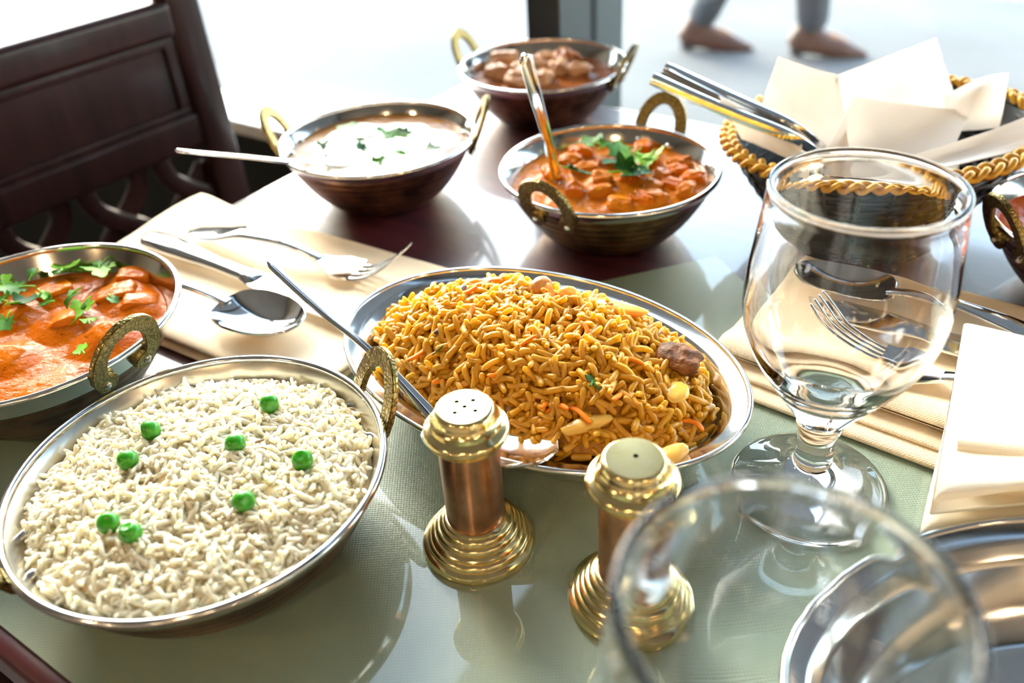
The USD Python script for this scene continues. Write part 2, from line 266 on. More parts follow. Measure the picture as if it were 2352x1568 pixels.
for i, s in enumerate(MS):
    w = UsdGeom.Xform.Define(stage, '/World/' + ('trim_%d' % (i + 2))); w.AddTranslateOp().Set(Gf.Vec3d(0, 0, ZT)); w.AddRotateZOp().Set(WALL_A)
    data(w.GetPrim(), 'dark metal window mullion', None, None, 'structure')
    part(w.GetPrim(), 'inner_post', rbox(s - 0.0185, s + 0.0185, 0.703, 0.763, ZS, ZH, 0.002, 8), MAT['dark_frame'], 30)
    part(w.GetPrim(), 'gasket', box(s - 0.014, s + 0.014, 0.762, 0.775, ZS, ZH), MAT['black_gasket'], False)
    part(w.GetPrim(), 'outer_post', rbox(s - 0.0185, s + 0.0185, 0.774, 0.832, ZS, ZH, 0.002, 8), MAT['dark_frame'], 30)
struct('ground', box(-40, 40, 0.766, 60, ZF - 0.12, ZF - 0.012), MAT['concrete'], label='pale concrete street outside the window')
struct('ground_slab', box(-1.58, 30, 1.10, 2.10, ZF - 0.012, ZF - 0.004), MAT['slab_grey'], label='darker grey slab near the window')  # thin slab, slightly darker than the ground around it

struct('sky_blocker', box(-0.85, 20, 0.835, 3.6, 1.55, 1.65), MAT['blocker_grey'], label='unseen flat slab added outside to block the high sky')  # added overhead slab, out of view; keeps high sky out of the reflections

# ---------------------------------------------------------------- the table
t = thing('dining_table', 'dark glossy mahogany dining table carrying the whole meal', 'table', (0, 0, -0.75), WALL_A)
TX0, TX1, TD0, TD1 = -0.519, 0.72, 0.048, 0.6726
top = rbox(TX0, TX1, TD0, TD1, 0.722, 0.75, 0.006, 16)
part(t, 'tabletop', top, MAT['mahogany_top'], 30)
part(t, 'apron', cat_([box(TX0 + 0.07, TX1 - 0.07, TD0 + 0.07, TD0 + 0.09, 0.64, 0.722), box(TX0 + 0.07, TX1 - 0.07, TD1 - 0.09, TD1 - 0.07, 0.64, 0.722), box(TX0 + 0.07, TX0 + 0.09, TD0 + 0.09, TD1 - 0.09, 0.64, 0.722), box(TX1 - 0.09, TX1 - 0.07, TD0 + 0.09, TD1 - 0.09, 0.64, 0.722)]), MAT['chair_wood'], False)
for sx in (TX0 + 0.08, TX1 - 0.12):
    for sy in (TD0 + 0.08, TD1 - 0.12): part(t, 'leg', rbox(sx, sx + 0.045, sy, sy + 0.045, 0.0, 0.722, 0.004), MAT['chair_wood'], 30)

# placemat: a rectangle turned on the table, cut along the table's near edge
mu = np.array([0.9634, 0.2681]); mv = np.array([-0.2681, 0.9634]); tr = np.array([0.1337, 0.4716])
rect = Polygon([tr, tr - mu * 0.47, tr - mu * 0.47 - mv * 0.33, tr - mv * 0.33])
keep = Polygon([EX * -2 + EN * 0.056, EX * 2 + EN * 0.056, EX * 2 + EN * 2, EX * -2 + EN * 2]).intersection(Polygon([EX * -0.512 + EN * -2, EX * 2 + EN * -2, EX * 2 + EN * 2, EX * -0.512 + EN * 2]))
solo('placemat', 'sage green woven placemat with a glossy face under the near dishes', 'placemat', extr(rect.intersection(keep).buffer(-0.004).buffer(0.004), 0.0012), MAT['mat_green'], (0, 0, 0.0001), smooth=False)
ZM = 0.0013                                          # top of the mat

# ---------------------------------------------------------------- bowls with brass handles
def bowl_thing(label, x, y, R, zr, rb, angles, body, z0=0.0, band=0.006, e=0.5):
    b = thing('karahi_bowl', label, 'bowl', (x, y, z0))
    zz = np.linspace(0, 1, 16) ** 1.6; prof = [(0, 0.0)] + [(rb + (R - rb) * u ** e, zr * u) for u in zz]
    ro = np.array(prof); zc = zr - band
    rr = lambda z: rb + (R - rb) * (max(z, 0) / zr) ** e
    outer = [(0, 0.0), (rb * 0.6, 0)] + [(rr(z), z) for z in zc * np.linspace(0, 1, 18) ** 1.7]
    inner = [(r - 0.0006, z + 0.0004) for r, z in reversed(outer)]
    part(b, 'body', lathe(outer + inner, 96), MAT[body], 40)
    lin = [(0, 0.0016)] + [(rr(z) - 0.0016, z + 0.0016) for z in zc * np.linspace(0, 1, 16) ** 1.7] + [(R - 0.0014, zr - 0.001)]
    part(b, 'liner', lathe(lin, 96), MAT['dull_steel' if e == 0.42 else 'liner_steel'], 40, label='dull steel inside of the bowl')
    rim = [(R - 0.0018, zr - 0.003)] + arc(R - 0.0002, zr - 0.0004, 0.0017, 200, -20, 10) + [(rr(zr - 0.003) + 0.0006, zr - 0.003), (rr(zc) + 0.0006, zc), (rr(zc) - 0.0003, zc - 0.0001)]
    part(b, 'rim', lathe(rim, 120), MAT['steel'], 50, label='bright steel rim')
    for a in angles:
        a = math.radians(a); rd = np.array([math.cos(a), math.sin(a), 0]); tg = np.array([-math.sin(a), math.cos(a), 0]); be = math.radians(24)
        upv = math.cos(be) * np.array([0, 0, 1]) + math.sin(be) * rd; nv = np.cross(tg, upv) * 1.0
        if nv @ rd < 0: nv = -nv; tg = -tg
        w = 0.0152; th = np.linspace(0, np.pi, 28)
        line = np.vstack([[(w - 0.0035, -0.0075), (w - 0.0005, -0.002)], np.c_[w * np.cos(th), 0.0035 + 0.0210 * np.sin(th)], [(-w + 0.0005, -0.002), (-w + 0.0035, -0.0075)]])
        pl = unary_union([LineString(line).buffer(0.0042, 10), Point(line[0] + [-0.0012, 0]).buffer(0.0056), Point(line[-1] + [0.0012, 0]).buffer(0.0056)]).buffer(0.0008).buffer(-0.0008)
        zb = zr - 0.0025; M = frame(tg, upv, nv, rd * (rr(zb) * math.cos(w / R) + 0.0012) + np.array([0, 0, zb]))
        h = part(b, 'handle', placed(extr(pl, 0.003, 0.0005), M), MAT['brass_handle'], 40, label='engraved brass loop handle')
        for q in (line[0], line[-1]):
            rv = lathe([(0, 0.0044), (0.0012, 0.0042), (0.0021, 0.0034), (0.0021, -0.0035), (0.0021, -0.005), (0.0012, -0.0058), (0, -0.006)], 16); rv.apply_translation([q[0], q[1], 0])
            part(h, 'rivet', placed(rv, M), MAT['steel'], 40)
    return b
RZ = 0.0475
DAL, VEG, REAR, RICE, CURRY, RED = (-0.0872, 0.5948), (0.0706, 0.5167), (0.0416, 0.7351), (-0.1302, 0.2588), (-0.2433, 0.3676), (0.3395, 0.4025)
bowl_thing('dark copper bowl of cream topped dal at the left of the far row', *DAL, 0.0703, RZ, 0.028, (173, 2.0), 'copper_dark')
bowl_thing('brassy dark bowl of mixed vegetable curry with a standing spoon', *VEG, 0.0706, RZ, 0.028, (-128, 53.0), 'brass_dark')
bowl_thing('dark bowl of brown meat curry in front of the window post', *REAR, 0.0712, RZ, 0.028, (152, -27.0), 'copper_dark')
bowl_thing('large near bowl heaped with white rice and green peas', *RICE, 0.0749, 0.0425, 0.036, (28.0, -150), 'copper_near', ZM, e=0.42)
bowl_thing('bowl of orange paneer curry at the left edge of the photo', *CURRY, 0.0739, 0.0525, 0.026, (-32.3, 147.7), 'copper_near', ZM, band=0.012, e=0.55)
bowl_thing('bowl of red curry cut off by the right edge of the photo', *RED, 0.0706, RZ, 0.028, (184, 4), 'copper_dark')

# oval dishes
def oval_dish(label, loc, rz, a, b, name='oval_dish'):
    d = thing(name, label, 'dish', loc, rz)
    da = a - b; k = b / 0.0721
    up = [(0, 0.004), (0.036 * k, 0.004), (0.044 * k, 0.0065), (0.0525 * k, 0.0155), (0.0575 * k, 0.0255), (0.0595 * k, 0.0285), (0.0610 * k, 0.0292), (0.0622 * k, 0.0312), (0.064 * k, 0.0322)]
    part(d, 'dish_body', lathe(up + [(0.064 * k, 0.0312), (0.0605 * k, 0.0285), (0.0535 * k, 0.0135), (0.044 * k, 0.003), (0.040 * k, 0.0003), (0.036 * k, 0.0), (0.034 * k, 0.002), (0, 0.0022)], 128, da), MAT['steel'], 40)
    fl = [(0.064 * k, 0.0322), (0.0665 * k, 0.0330), (0.0695 * k, 0.0345)] + arc(0.0709 * k, 0.0345, 0.0013, 150, -60, 8) + [(0.0695 * k, 0.0334), (0.0665 * k, 0.0320), (0.064 * k, 0.0312)]
    part(d, 'flange', lathe(fl, 128, da), MAT['steel'], 40)
    return d
BIR = (0.0103, 0.332); BROT = -36.71
oval_dish('oval steel serving dish heaped with yellow biryani', (*BIR, ZM), BROT, 0.1063, 0.0721)
oval_dish('empty polished oval steel dish in the lower right corner', (0.176, 0.140, ZM), 4, 0.103, 0.0715)

# ---------------------------------------------------------------- rice
def grains(P, D, N, L, Rr, bend, seed, ns=7, nc=6, pw=4.0):
    """many curved grains in one mesh: centres P, directions D, up N, half lengths L, radii Rr, bends"""
    s = np.array([-1, -0.94, -0.78, -0.42, 0, 0.42, 0.78, 0.94, 1]); ns = 9; prof = np.array([0.35, 0.72, 0.95, 1, 1.03, 1, 0.95, 0.70, 0.32])
    t = np.linspace(0, 2 * np.pi, nc, endpoint=False); n = len(P)
    S = np.cross(D, N); S /= np.linalg.norm(S, axis=1, keepdims=True); N = np.cross(S, D)
    ctr = P[:, None] + D[:, None] * (L[:, None] * s)[..., None] + N[:, None] * (-(bend * L)[:, None] * (s ** 2 - 0.33))[..., None]
    off = S[:, None, None] * np.cos(t)[None, None, :, None] + N[:, None, None] * np.sin(t)[None, None, :, None]
    V = ctr[:, :, None] + off * (Rr[:, None] * prof)[..., None, None]
    f = grid_faces(ns, nc, False, True); k = ns * nc
    caps = np.concatenate([[[0, i, i + 1] for i in range(1, nc - 1)], [[k - nc, k - nc + i + 1, k - nc + i] for i in range(1, nc - 1)]])
    f = np.concatenate([f, caps])
    F = (f[None] + (np.arange(n) * k)[:, None, None]).reshape(-1, 3)
    return tm(V.reshape(-1, 3), F)
def heap(footprint, height, n, L, Rr, layers, seed, tilt, bend=0.25, inside=None):
    rng = np.random.default_rng(seed); pts = []
    while len(pts) < n:
        q = rng.uniform(-1, 1, 2)
        if q @ q < 1: pts.append(q)
    q = np.array(pts); xy = q * footprint
    z = height(xy[:, 0], xy[:, 1]) - rng.uniform(0, layers, n) + 0.0
    e = 0.002; gx = (height(xy[:, 0] + e, xy[:, 1]) - height(xy[:, 0] - e, xy[:, 1])) / (2 * e); gy = (height(xy[:, 0], xy[:, 1] + e) - height(xy[:, 0], xy[:, 1] - e)) / (2 * e)
    N = np.stack([-gx, -gy, np.ones(n)], 1); N /= np.linalg.norm(N, axis=1, keepdims=True)
    a = rng.uniform(0, 2 * np.pi, n); T = np.stack([np.cos(a), np.sin(a), np.zeros(n)], 1); T -= N * (T * N).sum(1, keepdims=True); T /= np.linalg.norm(T, axis=1, keepdims=True)
    D = T + N * rng.normal(0, tilt, n)[:, None]; D /= np.linalg.norm(D, axis=1, keepdims=True)
    N2 = N + rng.normal(0, 0.5, (n, 3)); 
    g = [np.c_[xy, z], D, N2, L * rng.uniform(0.62, 1.15, n), Rr * rng.uniform(0.85, 1.12, n), rng.uniform(-bend, bend * 1.6, n)]
    if inside is not None:                                # keep only grains that lie within the dish
        ok = np.ones(n, bool)
        for e in (-1, 0, 1): ok &= inside(g[0] + g[1] * (g[3] * e)[:, None])
        g = [x[ok] for x in g]
    return grains(*g, seed)
def bed(footprint, height, drop, n=28, m=72, floor=None):
    r = np.linspace(0, 1, n); t = np.linspace(0, 2 * np.pi, m, endpoint=False)
    X = np.outer(r, np.cos(t)) * footprint[0]; Y = np.outer(r, np.sin(t)) * footprint[1]; Z = height(X, Y) - drop
    if floor is not None: Z = np.maximum(Z, floor(r)[:, None])
    v = np.stack([X, Y, Z], -1).reshape(-1, 3); return tm(v, grid_faces(n, m, False, True)[:, ::-1])
def nz(x, y, s, seed): return meshkit.fbm(np.stack([x * s, y * s, np.zeros_like(x) + 3.3], -1), 3, seed) - 0.5
bfoot = np.array([0.0925, 0.0585])
def dish_room(p):
    r = np.interp(p[:, 2], [0.004, 0.0065, 0.0155, 0.0255, 0.030, 0.034, 0.05], [0.036, 0.044, 0.0525, 0.0575, 0.0605, 0.066, 0.068]) - 0.0014
    u = np.abs(p[:, 0]); v = np.abs(p[:, 1]); da = 0.0342
    t = math.radians(BROT); X = p[:, 0] * math.cos(t) - p[:, 1] * math.sin(t) + BIR[0]; Y = p[:, 0] * math.sin(t) + p[:, 1] * math.cos(t) + BIR[1]
    a = math.radians(-24); sx, sy = (X + 0.0390) * math.cos(a) + (Y - 0.2865) * math.sin(a), -(X + 0.0390) * math.sin(a) + (Y - 0.2865) * math.cos(a)
    spoon = (sx > -0.012) & (sx < 0.058) & (sy < 0.001) & (sy > -0.03) & (p[:, 2] > 0.024)        # the scoop left round the serving spoon
    return ((u / (r + da)) ** 2 + (v / r) ** 2 < 1) & ~spoon
def bh(x, y):
    rho = np.clip((x / bfoot[0]) ** 2 + (y / bfoot[1]) ** 2, 0, 1.3)
    return 0.0255 + 0.033 * np.clip(1 - rho ** 1.15, 0, 1) ** 0.75 + 0.010 * nz(x, y, 55, 5) - 0.006 * np.clip(rho - 0.8, 0, 1) - 0.016 * np.exp(-((x + 0.010) / 0.036) ** 2 - ((y + 0.060) / 0.016) ** 2)
b = thing('biryani_rice', 'heap of yellow spiced biryani rice filling the oval dish', 'rice', (*BIR, ZM), BROT, kind='stuff')
part(b, 'rice_grains', heap(bfoot, bh, 2700, 0.0063, 0.00148, 0.0072, 11, 0.55, 0.35, inside=lambda p: dish_room(p)), MAT['yellow_rice'], True, kind='stuff')
part(b, 'rice_bed', bed(bfoot * 0.92, bh, 0.006, floor=lambda r: np.interp(r * 0.0538, [0, 0.036, 0.044, 0.0525, 0.0575], [0.006, 0.006, 0.0085, 0.0185, 0.028])), MAT['rice_bed_gap_shade'], True, kind='stuff')
wfoot = np.array([0.0695, 0.0695])
def wh(x, y):
    rho = np.clip((x * x + y * y) / wfoot[0] ** 2, 0, 1.2)
    return 0.0345 + 0.0135 * np.clip(1 - rho, 0, 1) ** 0.8 + 0.008 * nz(x, y, 60, 9)
b = thing('white_rice', 'heap of white basmati rice in the large near bowl', 'rice', (*RICE, ZM), kind='stuff')
part(b, 'rice_grains', heap(wfoot, wh, 4300, 0.0053, 0.00102, 0.0036, 21, 0.55, 0.45, inside=lambda p: np.hypot(p[:, 0], p[:, 1]) < 0.036 + 0.0389 * (np.clip(p[:, 2], 0.002, 0.0425) / 0.0425) ** 0.42 - 0.0028), MAT['white_rice'], True, kind='stuff')
part(b, 'rice_bed', bed(wfoot * 0.985, wh, 0.0027), MAT['rice_bed_white'], True, kind='stuff')
# ---------------------------------------------------------------- curries
def liner_r(R, zr, rb, e, z): return rb + (R - rb) * (z / zr) ** e - 0.0021
def sauce_disc(R, z, lumps, amp, seed, m=110, n=46):
    r = np.linspace(0, 1, n) * R; t = np.linspace(0, 2 * np.pi, m, endpoint=False)
    X = np.outer(r, np.cos(t)); Y = np.outer(r, np.sin(t)); edge = np.clip((R - np.hypot(X, Y)) / 0.006, 0, 1)
    Z = amp * nz(X, Y, 90, seed) * 2 * edge + 0.0
    for (x, y, s, h) in lumps: Z = np.maximum(Z, h * edge * (1 - ((X - x) ** 2 + (Y - y) ** 2) / s ** 2)) * 0.5 + 0.5 * np.maximum(Z, h * edge * np.exp(-2 * ((X - x) ** 2 + (Y - y) ** 2) / s ** 2))
    top = np.stack([X, Y, Z + z], -1).reshape(-1, 3); k = len(top)
    bot = top[-m:] * [0.93, 0.93, 1] - [0, 0, 0.006]
    f = grid_faces(n, m, False, True)[:, ::-1]; i = np.arange(m); j = (i + 1) % m; o = k - m
    F = np.concatenate([f, np.stack([o + i, k + j, o + j], 1), np.stack([o + i, k + i, k + j], 1), np.stack([np.full(m, k + m), k + j, k + i], 1)])
    return tm(np.vstack([top, bot, bot.mean(0)]), F)
def chunk(sx, sy, sz, seed, rough=0.12, cube=0.6):
    """an irregular lump: a rounded block bent by noise"""
    m = trimesh.creation.icosphere(3, 1.0); v = np.array(m.vertices)
    c = v / np.max(np.abs(v), axis=1, keepdims=True); v = v * (1 - cube) + c * cube * 0.82
    v *= 1 + rough * (meshkit.fbm(v * 1.6 + seed * 7.1, 3, seed)[:, None] - 0.5) * 2
    return tm(v * [sx, sy, sz], m.faces)
def leaf(size, seed, lobes=5, curl=0.5):
    """a coriander leaflet: lobed, toothed, gently cupped, with thickness"""
    rng = np.random.default_rng(seed); n = 60; th = np.linspace(-2.5, 2.5, n); k = rng.uniform(0, 6)
    r = size * (0.72 + 0.24 * np.cos(th * lobes * 0.5 * 1.25 + 0.0) + 0.10 * np.cos(th * 9 + k)) * (1 - 0.10 * np.abs(th))
    rs = np.linspace(0.0, 1, 6); X = np.outer(rs, r * np.cos(th)); Y = np.outer(rs, r * np.sin(th))
    Z = curl * (Y ** 2) / size * rng.uniform(0.3, 1.0) - curl * 0.5 * X ** 2 / size * rng.uniform(-0.6, 1.0) + 0.10 * size * np.sin(3 * np.broadcast_to(th, X.shape) + k) * (np.hypot(X, Y) / size) ** 2
    P = np.stack([X, Y, Z], -1); P[0] = P[0] + np.stack([np.cos(th), np.sin(th), 0 * th], -1) * size * 0.01
    lf = solid(P, 0.00035)
    st = sweep(spline([(0.02 * size, 0, 0), (-0.35 * size, 0.03 * size, 0.05 * size), (-0.8 * size, 0.12 * size, 0.0)], 8), 0.0005, n=6)
    return lf, st
def herb(spots, z, sizes, mats, label, group, seed, dz=0.0012):
    rng = np.random.default_rng(seed); where = by_place(spots, z)
    for i, (x, y) in enumerate(spots):
        sz = sizes[i % len(sizes)]; lf, st = leaf(sz, seed + i, rng.choice([5, 5, 3]), rng.uniform(0.3, 0.9))
        t = thing('coriander_leaf', label + ', ' + where[i], 'herb leaf', (x, y, z + dz + rng.uniform(0, 0.0015)), group=group, rot=(rng.uniform(-22, 22), rng.uniform(-22, 22), rng.uniform(0, 360)))
        part(t, 'leaf_blade', lf, MAT[mats[i % len(mats)]], 60); part(t, 'stem', st, MAT['leaf_light'], 60)
def loc(c, spots): return [(x - c[0], y - c[1]) for x, y in spots]

# orange paneer curry
PAN = [(-0.2312, 0.3767, 0.010, 0.008, 20), (-0.2088, 0.4198, 0.011, 0.007, 5), (-0.2638, 0.3888, 0.010, 0.008, -30), (-0.2120, 0.4020, 0.012, 0.008, 15), (-0.2035, 0.3600, 0.0095, 0.009, 40), (-0.1963, 0.3906, 0.011, 0.007, 10), (-0.2495, 0.3465, 0.011, 0.008, -15), (-0.2485, 0.4080, 0.012, 0.008, 35)]
ZC1 = 0.0400
solo('paneer_curry', 'speckled orange curry sauce in the bowl at the left edge', 'curry', sauce_disc(liner_r(0.0739, 0.0525, 0.026, 0.55, ZC1), ZC1, [(x - CURRY[0], y - CURRY[1], 0.019, 0.0055) for x, y, *_ in PAN] + [(0.03, -0.045, 0.02, 0.002), (-0.01, -0.03, 0.03, 0.0015)], 0.0019, 31), MAT['orange_sauce'], (*CURRY, ZM), smooth=True)
for i, (x, y, a, b, r) in enumerate(PAN):
    c = chunk(a * 1.0, b * 1.2, 0.0066, 100 + i, 0.16, 0.62)
    solo('paneer_cube', 'sauce coated paneer cube in the orange curry, ' + by_place(PAN, ZC1)[i], 'cheese', c, MAT['paneer_coat'], (x, y, ZM + ZC1 + 0.0003), group='paneer cubes in the orange curry', smooth=True, rot=(((i * 37) % 25) - 12, ((i * 53) % 30) - 15, r))
herb([(-0.2506, 0.4265), (-0.2276, 0.4279), (-0.2777, 0.4122), (-0.2654, 0.4062), (-0.2493, 0.3977), (-0.2221, 0.3859), (-0.2095, 0.3894), (-0.2589, 0.3751), (-0.2068, 0.3411), (-0.2639, 0.4197), (-0.2270, 0.4215), (-0.2455, 0.4225), (-0.2215, 0.3800), (-0.2583, 0.3923), (-0.2430, 0.3880), (-0.2330, 0.3960), (-0.2150, 0.3700), (-0.2700, 0.3950)], ZM + ZC1 + 0.004,
     [0.0125, 0.009, 0.010, 0.010, 0.006, 0.0075, 0.0055, 0.008, 0.0075, 0.0055], ['leaf_light', 'leaf_green', 'leaf_light', 'leaf_green', 'leaf_light', 'leaf_dark', 'leaf_green', 'leaf_green'], 'chopped coriander leaf lying on the orange paneer curry', 'coriander on the orange curry', 41, 0.0025)

# vegetable curry
VP = [(0.0559, 0.5600, 1), (0.0959, 0.4967, 0), (0.1082, 0.4985, 1), (0.0625, 0.4954, 0), (0.0456, 0.5007, 1), (0.0708, 0.4757, 0), (0.1140, 0.5160, 1), (0.0327, 0.5271, 1), (0.0740, 0.5412, 0), (0.1000, 0.5600, 1), (0.0860, 0.4800, 1), (0.0560, 0.5300, 0), (0.1010, 0.5350, 0), (0.0480, 0.5450, 0), (0.0850, 0.5150, 1), (0.0650, 0.5150, 0), (0.1230, 0.5050, 1), (0.1150, 0.4900, 0), (0.0950, 0.4830, 0), (0.1190, 0.5300, 0), (0.1030, 0.5100, 1)]
ZV = 0.0375
solo('vegetable_curry', 'thick orange brown sauce of the vegetable curry', 'curry', sauce_disc(liner_r(0.0706, RZ, 0.028, 0.5, ZV), ZV, [(x - VEG[0], y - VEG[1], 0.012, 0.0045) for x, y, _ in VP], 0.0032, 51), MAT['veg_sauce'], (*VEG, 0), smooth=True)
for i, (x, y, k) in enumerate(VP):
    solo('vegetable_piece', ['pale sauced vegetable chunk in the vegetable curry, ', 'orange vegetable chunk in the vegetable curry, '][k] + by_place([p for p in VP if p[2] == k], ZV)[[p for p in VP if p[2] == k].index((x, y, k))], 'vegetable', chunk(0.0095, 0.0068, 0.0056, 200 + i, 0.38, 0.35), MAT[['veg_sauce', 'paneer_coat'][k]], (x, y, ZV + 0.0018), (i * 67) % 180, group=['pale chunks in the vegetable curry', 'orange chunks in the vegetable curry'][k], smooth=True)
herb([(0.0799, 0.5014), (0.0860, 0.5230), (0.0745, 0.5450), (0.0471, 0.5107), (0.0985, 0.5240), (0.0880, 0.5060), (0.0846, 0.5333), (0.0799, 0.5150), (0.0950, 0.5150), (0.0640, 0.5530)], ZV + 0.007, [0.016, 0.016, 0.011, 0.011, 0.013, 0.014], ['leaf_dark', 'leaf_light', 'leaf_green', 'leaf_dark', 'leaf_light', 'leaf_green', 'leaf_green'], 'fresh coriander leaf of the sprig on the vegetable curry', 'coriander on the vegetable curry', 61, 0.004)

# dal with cream
ZD = 0.0400
solo('dal', 'golden brown dal around the cream in the left far bowl', 'dal', sauce_disc(liner_r(0.0703, RZ, 0.028, 0.5, ZD), ZD, [], 0.0008, 71), MAT['dal_broth'], (*DAL, 0), smooth=True)
def cream_mesh():
    n, m = 30, 120; t = np.linspace(0, 2 * np.pi, m, endpoint=False); rb_ = 0.0535 * (1 + 0.07 * np.sin(3 * t + 1) + 0.05 * np.sin(7 * t) + 0.03 * np.sin(13 * t + 2)); r = np.linspace(0, 1, n)
    X, Y = np.outer(r, rb_ * np.cos(t)), np.outer(r, rb_ * np.sin(t)); Z = 0.0028 * np.clip(1 - r[:, None] ** 6, 0, 1) ** 0.5 + 0.0022 * nz(X, Y, 95, 73) * (1 - r[:, None] ** 3)
    v = np.stack([X, Y, Z], -1).reshape(-1, 3); return tm(v, grid_faces(n, m, False, True)[:, ::-1])
solo('cream_topping', 'white cream spread over the dal', 'cream', cream_mesh(), MAT['cream'], (DAL[0] + 0.001, DAL[1] - 0.007, ZD - 0.0006), smooth=True)
herb([(-0.1105, 0.6179), (-0.0945, 0.5936), (-0.0805, 0.6026), (-0.0666, 0.5961), (-0.0670, 0.5580), (-0.0494, 0.5680), (-0.0829, 0.5510), (-0.1261, 0.5899), (-0.1144, 0.5839), (-0.0980, 0.5850), (-0.0740, 0.5930)], ZD + 0.004, [0.0105, 0.011, 0.012, 0.012, 0.009, 0.010, 0.007, 0.007, 0.007, 0.008], ['leaf_green', 'leaf_dark', 'leaf_green', 'leaf_dark'], 'coriander leaf lying on the white cream of the dal', 'coriander on the dal', 81, 0.002)

# brown meat curry
MP = [(0.0108, 0.772, 0.013), (0.0242, 0.7338, 0.014), (0.0021, 0.7390, 0.012), (0.0456, 0.7650, 0.012), (0.0637, 0.7600, 0.017), (0.0726, 0.7320, 0.011), (0.0412, 0.7200, 0.011), (0.0195, 0.7160, 0.012), (0.0350, 0.7500, 0.013), (0.0560, 0.7430, 0.012)]
solo('meat_curry', 'glossy brown gravy of the meat curry', 'curry', sauce_disc(liner_r(0.0712, RZ, 0.028, 0.5, 0.036), 0.036, [(x - REAR[0], y - REAR[1], 0.014, 0.005) for x, y, _ in MP], 0.002, 91), MAT['brown_sauce'], (*REAR, 0), smooth=True)
for i, (x, y, s) in enumerate(MP):
    solo('meat_piece', 'brown chunk of meat in the far bowl, ' + by_place(MP, 0.04)[i], 'meat', chunk(s, s * 0.75, s * 0.66, 300 + i, 0.42, 0.25), MAT['meat' if i != 4 else 'brown_sauce'], (x, y, 0.0405), (i * 71) % 180, group='meat chunks in the far bowl', smooth=True)
# red curry at the right edge
solo('red_curry', 'glossy red orange curry sauce at the right edge of the photo', 'curry', sauce_disc(liner_r(0.0706, RZ, 0.028, 0.5, 0.037), 0.037, [(-0.03, 0.01, 0.014, 0.005), (-0.02, -0.03, 0.014, 0.005), (0.01, 0.02, 0.014, 0.005)], 0.0015, 95), MAT['red_sauce'], (*RED, 0), smooth=True)

# ---------------------------------------------------------------- things on the rice
PEAS = [(-0.107, 0.2914, 'beside the upper right rim'), (-0.1535, 0.2761, 'with a rice grain lying across it'), (-0.1578, 0.2596, 'with a dimple, left of the middle'), (-0.1151, 0.2643, 'near the middle of the heap'), (-0.0869, 0.2552, 'nearest the right rim'), (-0.1058, 0.2339, 'half buried below the middle'), (-0.1546, 0.2266, 'left one of the touching pair'), (-0.1441, 0.2205, 'right one of the touching pair')]
for i, (x, y, w) in enumerate(PEAS):
    m = trimesh.creation.icosphere(3, 0.0043); v = np.array(m.vertices); rng = np.random.default_rng(500 + i)
    dv = rng.normal(size=3) * [1, 0.4, 1] + [0, -0.6, 0.5]; dv /= np.linalg.norm(dv); c = (v @ dv) / 0.0043
    v -= dv * (0.0011 * np.clip((c - 0.80) / 0.2, 0, 1) ** 1.5)[:, None]; v *= rng.uniform(0.94, 1.03, 3)
    hz = float(wh(np.array([x - RICE[0]]), np.array([y - RICE[1]]))[0])
    solo('green_pea', 'green pea on the white rice, ' + w, 'pea', tm(v, m.faces), MAT['pea_green'], (x, y, ZM + hz + (0.0012 if i == 5 else 0.0026)), group='peas on the white rice', smooth=True)
def shred(L, r, bend, seed):
    rng = np.random.default_rng(seed); s = np.linspace(-1, 1, 9)
    return sweep(np.c_[s * L, bend * L * (s ** 2 - 0.3), 0.1 * L * np.sin(2 * s + seed)], r * np.clip(1.15 - 0.5 * np.abs(s) ** 3, 0.3, 1), r * 0.7 * np.clip(1.15 - 0.5 * np.abs(s) ** 3, 0.3, 1), 8, sq=0.7)
def on_biryani(x, y, up=0.0):
    t = math.radians(-BROT); dx, dy = x - BIR[0], y - BIR[1]
    return ZM + up + max(0.0315, float(bh(np.array([dx * math.cos(t) - dy * math.sin(t)]), np.array([dx * math.sin(t) + dy * math.cos(t)]))[0]))
CAR = ([(0.0042, 0.3095), (0.012, 0.282), (0.0171, 0.279), (0.0434, 0.2804), (-0.0106, 0.3771), (-0.0079, 0.2995), (0.0759, 0.277), (-0.0439, 0.3268), (0.0261, 0.276), (0.0622, 0.263), (0.0786, 0.3128), (-0.0217, 0.3618), (0.0207, 0.3449), (-0.0332, 0.3103), (0.033, 0.315), (0.052, 0.30), (-0.02, 0.335), (0.045, 0.262)])
for i, (x, y) in enumerate(CAR):
    solo('carrot_shred', 'thin orange carrot shred lying in the biryani, ' + by_place(CAR, 0.055)[i], 'carrot', shred([0.008, 0.0045, 0.0055, 0.0065][i % 4], 0.0012, [0.1, 0.35, 0.6, 0.2][i % 4], i), MAT['carrot'], (x, y, on_biryani(x, y, 0.0008)), group='carrot shreds in the biryani', smooth=True, rot=((i * 31) % 40 - 20, (i * 47) % 50 - 25, (i * 83) % 180))
